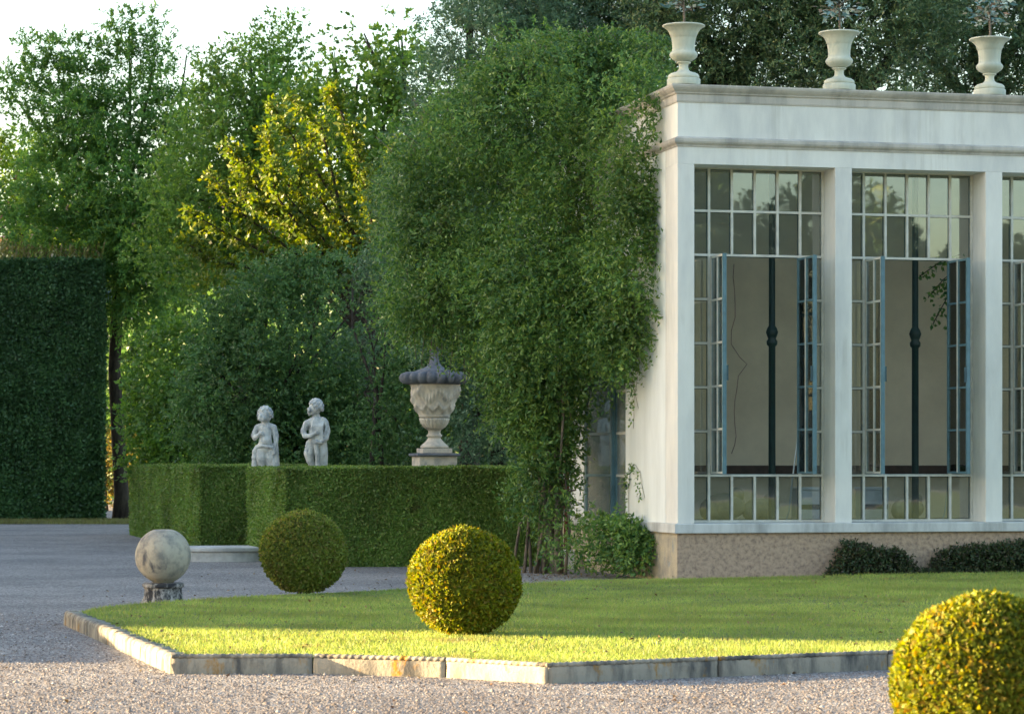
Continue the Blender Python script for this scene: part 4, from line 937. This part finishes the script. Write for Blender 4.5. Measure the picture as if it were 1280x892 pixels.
# climber over the left wall
def inside(c):
    rx = c[:, 0] - C0.x; ry = c[:, 1] - C0.y
    lx = rx * dx + ry * dy; ly = -rx * dy + ry * dx
    return (lx > -.03) & (ly > -.25) & (c[:, 2] < ZT + .02)
cb = W(690, 700, 42.5); cb.z = 0
cl = plant('climber', 'great green climbing plant smothering the left wall and corner of the lemon house', 'climber', cb,
      [(650, 150, 44, 95, 70, 1.5), (740, 110, 42.6, 80, 50, 1.2), (700, 90, 43.5, 80, 36, 1.2), (570, 215, 44.5, 70, 70, 1.5), (720, 210, 42.4, 90, 90, 1.3), (775, 230, 41.4, 42, 90, .8), (640, 290, 43.6, 130, 90, 1.6), (765, 330, 41.4, 46, 90, .8),
       (700, 370, 42.3, 95, 80, 1.2), (540, 320, 44.6, 60, 70, 1.4), (605, 372, 44, 70, 50, 1.3), (515, 370, 44.8, 40, 40, 1), (655, 430, 43.4, 55, 50, 1.2), (700, 425, 42.3, 58, 40, .8), (775, 410, 41.5, 36, 36, .6),
       (665, 480, 43, 50, 60, 1), (682, 500, 42.8, 28, 70, .7), (682, 568, 42.6, 24, 46, .7), (697, 540, 42.6, 16, 50, .5), (655, 505, 43.4, 28, 36, .8), (680, 606, 42.3, 34, 30, .7), (735, 668, 41.2, 52, 26, .6), (715, 652, 41.6, 36, 28, .5), (760, 674, 40.9, 48, 24, .5), (796, 680, 40.3, 16, 30, .3), (780, 670, 40.6, 30, 26, .45), (800, 690, 40.2, 10, 26, .25),
       (795, 200, 40.25, 26, 110, .4), (790, 320, 40.3, 30, 90, .4), (776, 425, 40.7, 32, 34, .4), (803, 115, 40.7, 30, 40, .5), (812, 72, 42.2, 30, 18, .6), (610, 105, 44, 40, 22, .8), (770, 62, 43, 50, 18, .8), (520, 240, 44.8, 34, 40, .8), (498, 330, 44.8, 26, 46, .8), (660, 78, 44, 30, 14, .6), (560, 150, 44.4, 30, 22, .8), (550, 270, 44.5, 62, 110, 1.4), (690, 160, 43, 110, 80, 1.2)],
      L['climber'], lai=6.0, nl=10, tl=.34, L_=.066, W_=.027, seed=91, droop=.55, splay=1.0, up=-.25, nup=.5, gap=-.36, gapf=2.4, trunk_r=.05, vary=.6, bark='bark_grey', stems=6, reject=inside, limbs=0, auto=False, rough=1.5, tail=.09, trunk='stems', crown='foliage', surf=.36)
# hanging tendrils and bottom stems of the climber
Vs = []; mb = MB()
for i in range(120):
    px = rng.uniform(490, 800); lim = np.interp(px, [490, 560, 620, 690, 728, 800], [380, 425, 470, 520, 425, 430]); Y = np.interp(px, [490, 640, 720, 800], [44.3, 43, 41.8, 40.3])
    y0_ = lim - rng.uniform(0, 60); ln = rng.uniform(20, 70) if px < 722 else rng.uniform(10, 30)
    a_, b_ = W(px, y0_, Y), W(px + rng.normal(0, 5), y0_ + ln, Y)
    n = 34; q = rng.uniform(0, 1, n)[:, None]; P = np.array(a_) * (1 - q) + np.array(b_) * q + rng.normal(0, .035, (n, 3))
    Vs.append(leaf_verts(P, norm(rdir(n) * .8 + np.array([0, 0, -.7])), rdir(n), rng.uniform(.04, .08, n), rng.uniform(.018, .034, n)))
    mb.tube([a_ - cb, (a_ + b_) / 2 - cb, b_ - cb], .005, 4)
for i in range(95):     # arching tips on top and outer side
    px = rng.choice([rng.uniform(490, 640), rng.uniform(640, 830)]); top = np.interp(px, [490, 540, 600, 660, 740, 830], [230, 150, 100, 70, 55, 60])
    Y = np.interp(px, [490, 640, 720, 830], [44.3, 43.5, 43, 42.5]); a_ = W(px, top + 30, Y); b_ = W(px + rng.normal(0, 22), top - rng.uniform(-14, 24), Y)
    n = 40; q = rng.uniform(0, 1, n)[:, None]; P = np.array(a_) * (1 - q) + np.array(b_) * q + rng.normal(0, .04, (n, 3))
    Vs.append(leaf_verts(P, norm(rdir(n)), rdir(n), rng.uniform(.04, .09, n), rng.uniform(.02, .035, n))); mb.tube([a_ - cb, b_ - cb], .006, 4)
for (x0, yy0, x1, yy1) in ((788, 455, 793, 492), (797, 470, 792, 535), (790, 470, 798, 510), (792, 580, 800, 590), (788, 590, 786, 640), (800, 588, 806, 622), (792, 582, 786, 610)):
    ya, yb = lw(x0), lw(x1); pa = loc2w(-.06, ya); pb = loc2w(-.06, yb); a_, b_ = W(x0, yy0, pa.y), W(x1, yy1, pb.y)
    n = 40; q = rng.uniform(0, 1, n)[:, None]; P = np.array(a_) * (1 - q) + np.array(b_) * q + rng.normal(0, .03, (n, 3)) + np.array([-.05, 0, 0])
    Vs.append(leaf_verts(P, norm(rdir(n) + np.array([-.4, -.4, -.4])), rdir(n), rng.uniform(.04, .08, n), rng.uniform(.02, .035, n))); mb.tube([a_ - cb, (a_ + b_) / 2 - cb + Vector((-.02, 0, .05)), b_ - cb], .003, 4)
V = np.concatenate(Vs); c = V.reshape(-1, 4, 3).mean(axis=1); V = V.reshape(-1, 4, 3)[~inside(c)].reshape(-1, 3)
np_mesh('tendrils', V - np.array(cb), 4, L['climber'], cl)
for pts in (((655, 690, 42.6), (662, 640, 42.6), (690, 618, 42.4), (720, 612, 42.2)), ((664, 700, 42.5), (660, 640, 42.7), (668, 560, 42.9), (690, 480, 42.8)), ((672, 700, 42.5), (676, 630, 42.6), (672, 540, 42.8)),
            ((668, 702, 42.4), (690, 600, 42.3), (700, 520, 42.4), (715, 440, 42.2)), ((680, 704, 42.3), (683, 640, 42.5), (700, 560, 42.4)), ((706, 710, 41.9), (712, 660, 41.9), (705, 580, 42.2)), ((640, 690, 42.8), (650, 655, 42.7), (672, 622, 42.4)), ((700, 450, 42), (704, 520, 42), (699, 600, 42))):
    P = [W(*p) for p in pts]
    if P[0].z < .4: P[0].z = -.05
    mb.tube([p - cb for p in P], [.028 - .014 * i / (len(P) - 1) for i in range(len(P))], 6)
mb.build('tendril_stems', M['bark_grey'], cl)

# low planting against the plinth
def border(px0, px1, top_py, lab, seed):
    Vs = []; c = loc2w(fs((px0 + px1) / 2), -.25); t = empty('border_shrub', c, 0, lab, 'shrub', 'low shrubs along the plinth')
    x0, x1 = fs(px0), fs(px1); n = int((x1 - x0) * 1500)
    x = rng.uniform(x0, x1, n); hmax = (1.7 - (top_py - HZ) * .0117) ; pr_ = np.clip(np.minimum((x - x0) / .25, (x1 - x) / .25), .25, 1)
    z = rng.uniform(.02, 1, n) ** .8 * hmax * pr_ * (1 + .2 * Noise(5, seed)(np.stack([x, x * 0, x * 0], 1))); y = -.03 - rng.uniform(0, .42, n) * np.sqrt(np.clip(1.1 - z / hmax, .1, 1))
    P = np.stack([C0.x + dx * x - dy * y, C0.y + dy * x + dx * y, z], 1)
    np_mesh('foliage', twig_leaves(P, norm(rdir(n) + np.array([0, -.4, .5])), 5, .1, .045, .022, .2) - np.array(c), 4, L['lowshrub'], t)
    mb = MB()
    for i in range(14):
        xx = rng.uniform(x0 + .1, x1 - .1); a_ = loc2w(xx, -.2) - c; mb.tube([a_, a_ + Vector((rng.normal(0, .08), rng.normal(0, .05), hmax * .8))], [.008, .004], 5)
    mb.build('stems', M['bark'], t)
border(1030, 1142, 682, 'low dark bushy shrub at the plinth below the second pillar', 5); border(1150, 1330, 682, 'longer low shrub at the plinth running to the right picture edge', 6)
p = G(704, 712); mb = MB(); mb.box(-.17, .17, -.12, .12, 0, .32); o = mb.build('stone_block', M['plaster'], None, bevel=.02); o.location = (p.x, p.y + .2, 0); o.rotation_euler = (0, 0, TH); tag(o, 'small pale stone block on the gravel under the climber', 'stone block')

# ------------------------------------------------------------------ house glimpsed through the trees, and the far wood
t = empty('country_house', (-17.5, 128, 0), R(8), 'pale plastered house with a tiled roof glimpsed behind the trees', 'house')
mb = MB(); mb.box(-6, 7, 0, 9, 0, 12.2); mb.build('wall', M['house'], t)
mb = MB(); v = [mb.bm.verts.new(p) for p in ((-6.6, -.6, 12.2), (7.6, -.6, 12.2), (7.6, 9.6, 12.2), (-6.6, 9.6, 12.2), (-2.5, 4.5, 14.8), (3.5, 4.5, 14.8))]
for q in ((0, 1, 5, 4), (1, 2, 5), (2, 3, 4, 5), (3, 0, 4), (3, 2, 1, 0)): mb._f([v[i] for i in q])
mb.build('roof', M['roof'], t)
for i in range(4):
    for j in range(3):
        x, z = -4.4 + 3.2 * i, 1.6 + 3.6 * j
        mb = MB(); mb.box(x - .55, x + .55, -.05, -.01, z, z + 1.9); w_ = mb.build('window', M['darkblue'], t)
        for sx in (-1.12, .57):
            mb = MB(); mb.box(x + sx, x + sx + .55, -.08, -.02, z, z + 1.9); mb.build('shutter', M['shutter'], w_)
blobs = [(px, 470 + 40 * math.sin(px * .05), 112 + 6 * math.sin(px * .11), 75, 150, 3) for px in range(180, 1400, 70)]
P, D = blob_points(blobs, 30, 101)
o = np_mesh('far_wood', twig_leaves(P, D, 8, .8, .32, .18, .3), 4, L['shrubblue']); tag(o, 'dark distant wood behind all the nearer trees', 'wood', kind='stuff')

# ------------------------------------------------------------------ trees behind the camera, mirrored in the panes, and added screens that shape the light
def big_tree(loc, h, r, lab, mat, seed, group, L_=.34, n=4200, low=.12):
    t = empty('garden_tree', loc, 0, lab, 'tree', group)
    d = rdir(n); q = rng.uniform(.45, 1, n) ** .5; P = d * np.array([r, r, h * (1 - low) / 2]) * (q * (1 + .2 * Noise(.9, seed)(d * 3)))[:, None] + np.array([0, 0, h * (1 + low) / 2])
    np_mesh('crown', twig_leaves(P, norm(d), 6, .8, L_, L_ * .6, .3), 4, mat, t)
    mb = MB(); mb.tube([(0, 0, -.1), (.1, 0, h * .3), (0, .1, h * .75)], [.35, .28, .1], 8)
    for i in range(6):
        a = i * 1.05; mb.tube([(0, 0, h * .3), (r * .4 * math.cos(a), r * .4 * math.sin(a), h * .5), (r * .75 * math.cos(a), r * .75 * math.sin(a), h * .62)], [.14, .1, .04], 6)
    mb.build('trunk', M['bark'], t)
box_hedge('added_light_screen', Vector((-52, 33.1, 0)), Vector((0, 24, 0)), Vector((-4, 0, 0)), 23, L['tallhedge'], 60, .5, .28, 'added tall sun screen far to the left, standing in for unseen trees', 'hedge', jit=.10, faces='frt')  # added sun blocker for unseen trees, shades the building and lawn
box_hedge('added_light_screen', Vector((-52, 69.5, 0)), Vector((0, 10, 0)), Vector((-4, 0, 0)), 13.3, L['tallhedge'], 60, .5, .28, 'added lower sun screen far to the left, letting sun onto the hornbeam', 'hedge', jit=.1, faces='frt')  # added blocker, kept low so sun reaches the upper hornbeam sprays
box_hedge('added_light_screen', Vector((-52, 79.6, 0)), Vector((0, 25, 0)), Vector((-4, 0, 0)), 21.5, L['tallhedge'], 60, .5, .28, 'added tall sun screen far to the left behind the lower one', 'hedge', jit=.1, faces='frt')  # added blocker, keeps most sun off the locust and slender tree
box_hedge('added_light_screen', Vector((-52, 57, 0)), Vector((0, 12.4, 0)), Vector((-4, 0, 0)), 22, L['tallhedge'], 60, .5, .28, 'second added tall sun screen far to the left', 'hedge', jit=.1, faces='frt')  # added blocker, keeps sun off the holm oaks
box_hedge('added_shade_edging', Vector((-8.6, 23.9, 0)), Vector((1.2, 0, 0)), Vector((0, 3.5, 0)), .55, L['hedge'], 1500, .05, .03, 'added low edging out of view, shading the gravel left of the forecourt', 'hedge', faces='flrbt')  # added out of view to cast shade on the gravel beside the kerb
for i in range(16):
    x = 14 + 5.6 * i
    big_tree((x, -40 - 6 * (i % 2), 0), (19 if x < 58 else 14.5) + 2 * math.sin(i * 1.7), 4.6, 'leafy garden tree behind the camera, seen only in the window panes', L['holm'], 120 + i, 'garden trees behind the camera')
box_hedge('added_light_screen', Vector((2, -72, 0)), Vector((4, 0, 0)), Vector((0, 48, 0)), 20, L['tallhedge'], 40, .5, .28, 'added very tall sun screen shading the garden trees behind the camera', 'hedge', jit=.1, faces='fltrb')  # added to keep sun off the trees mirrored in the panes
box_hedge('added_light_screen', Vector((10, -54, 0)), Vector((95, 0, 0)), Vector((0, 3, 0)), 4.5, L['tallhedge'], 40, .5, .28, 'added long screen under the garden trees, hiding the horizon glow from the panes', 'hedge', jit=.1, faces='fltrb')  # added to hide the bright horizon from the lower panes
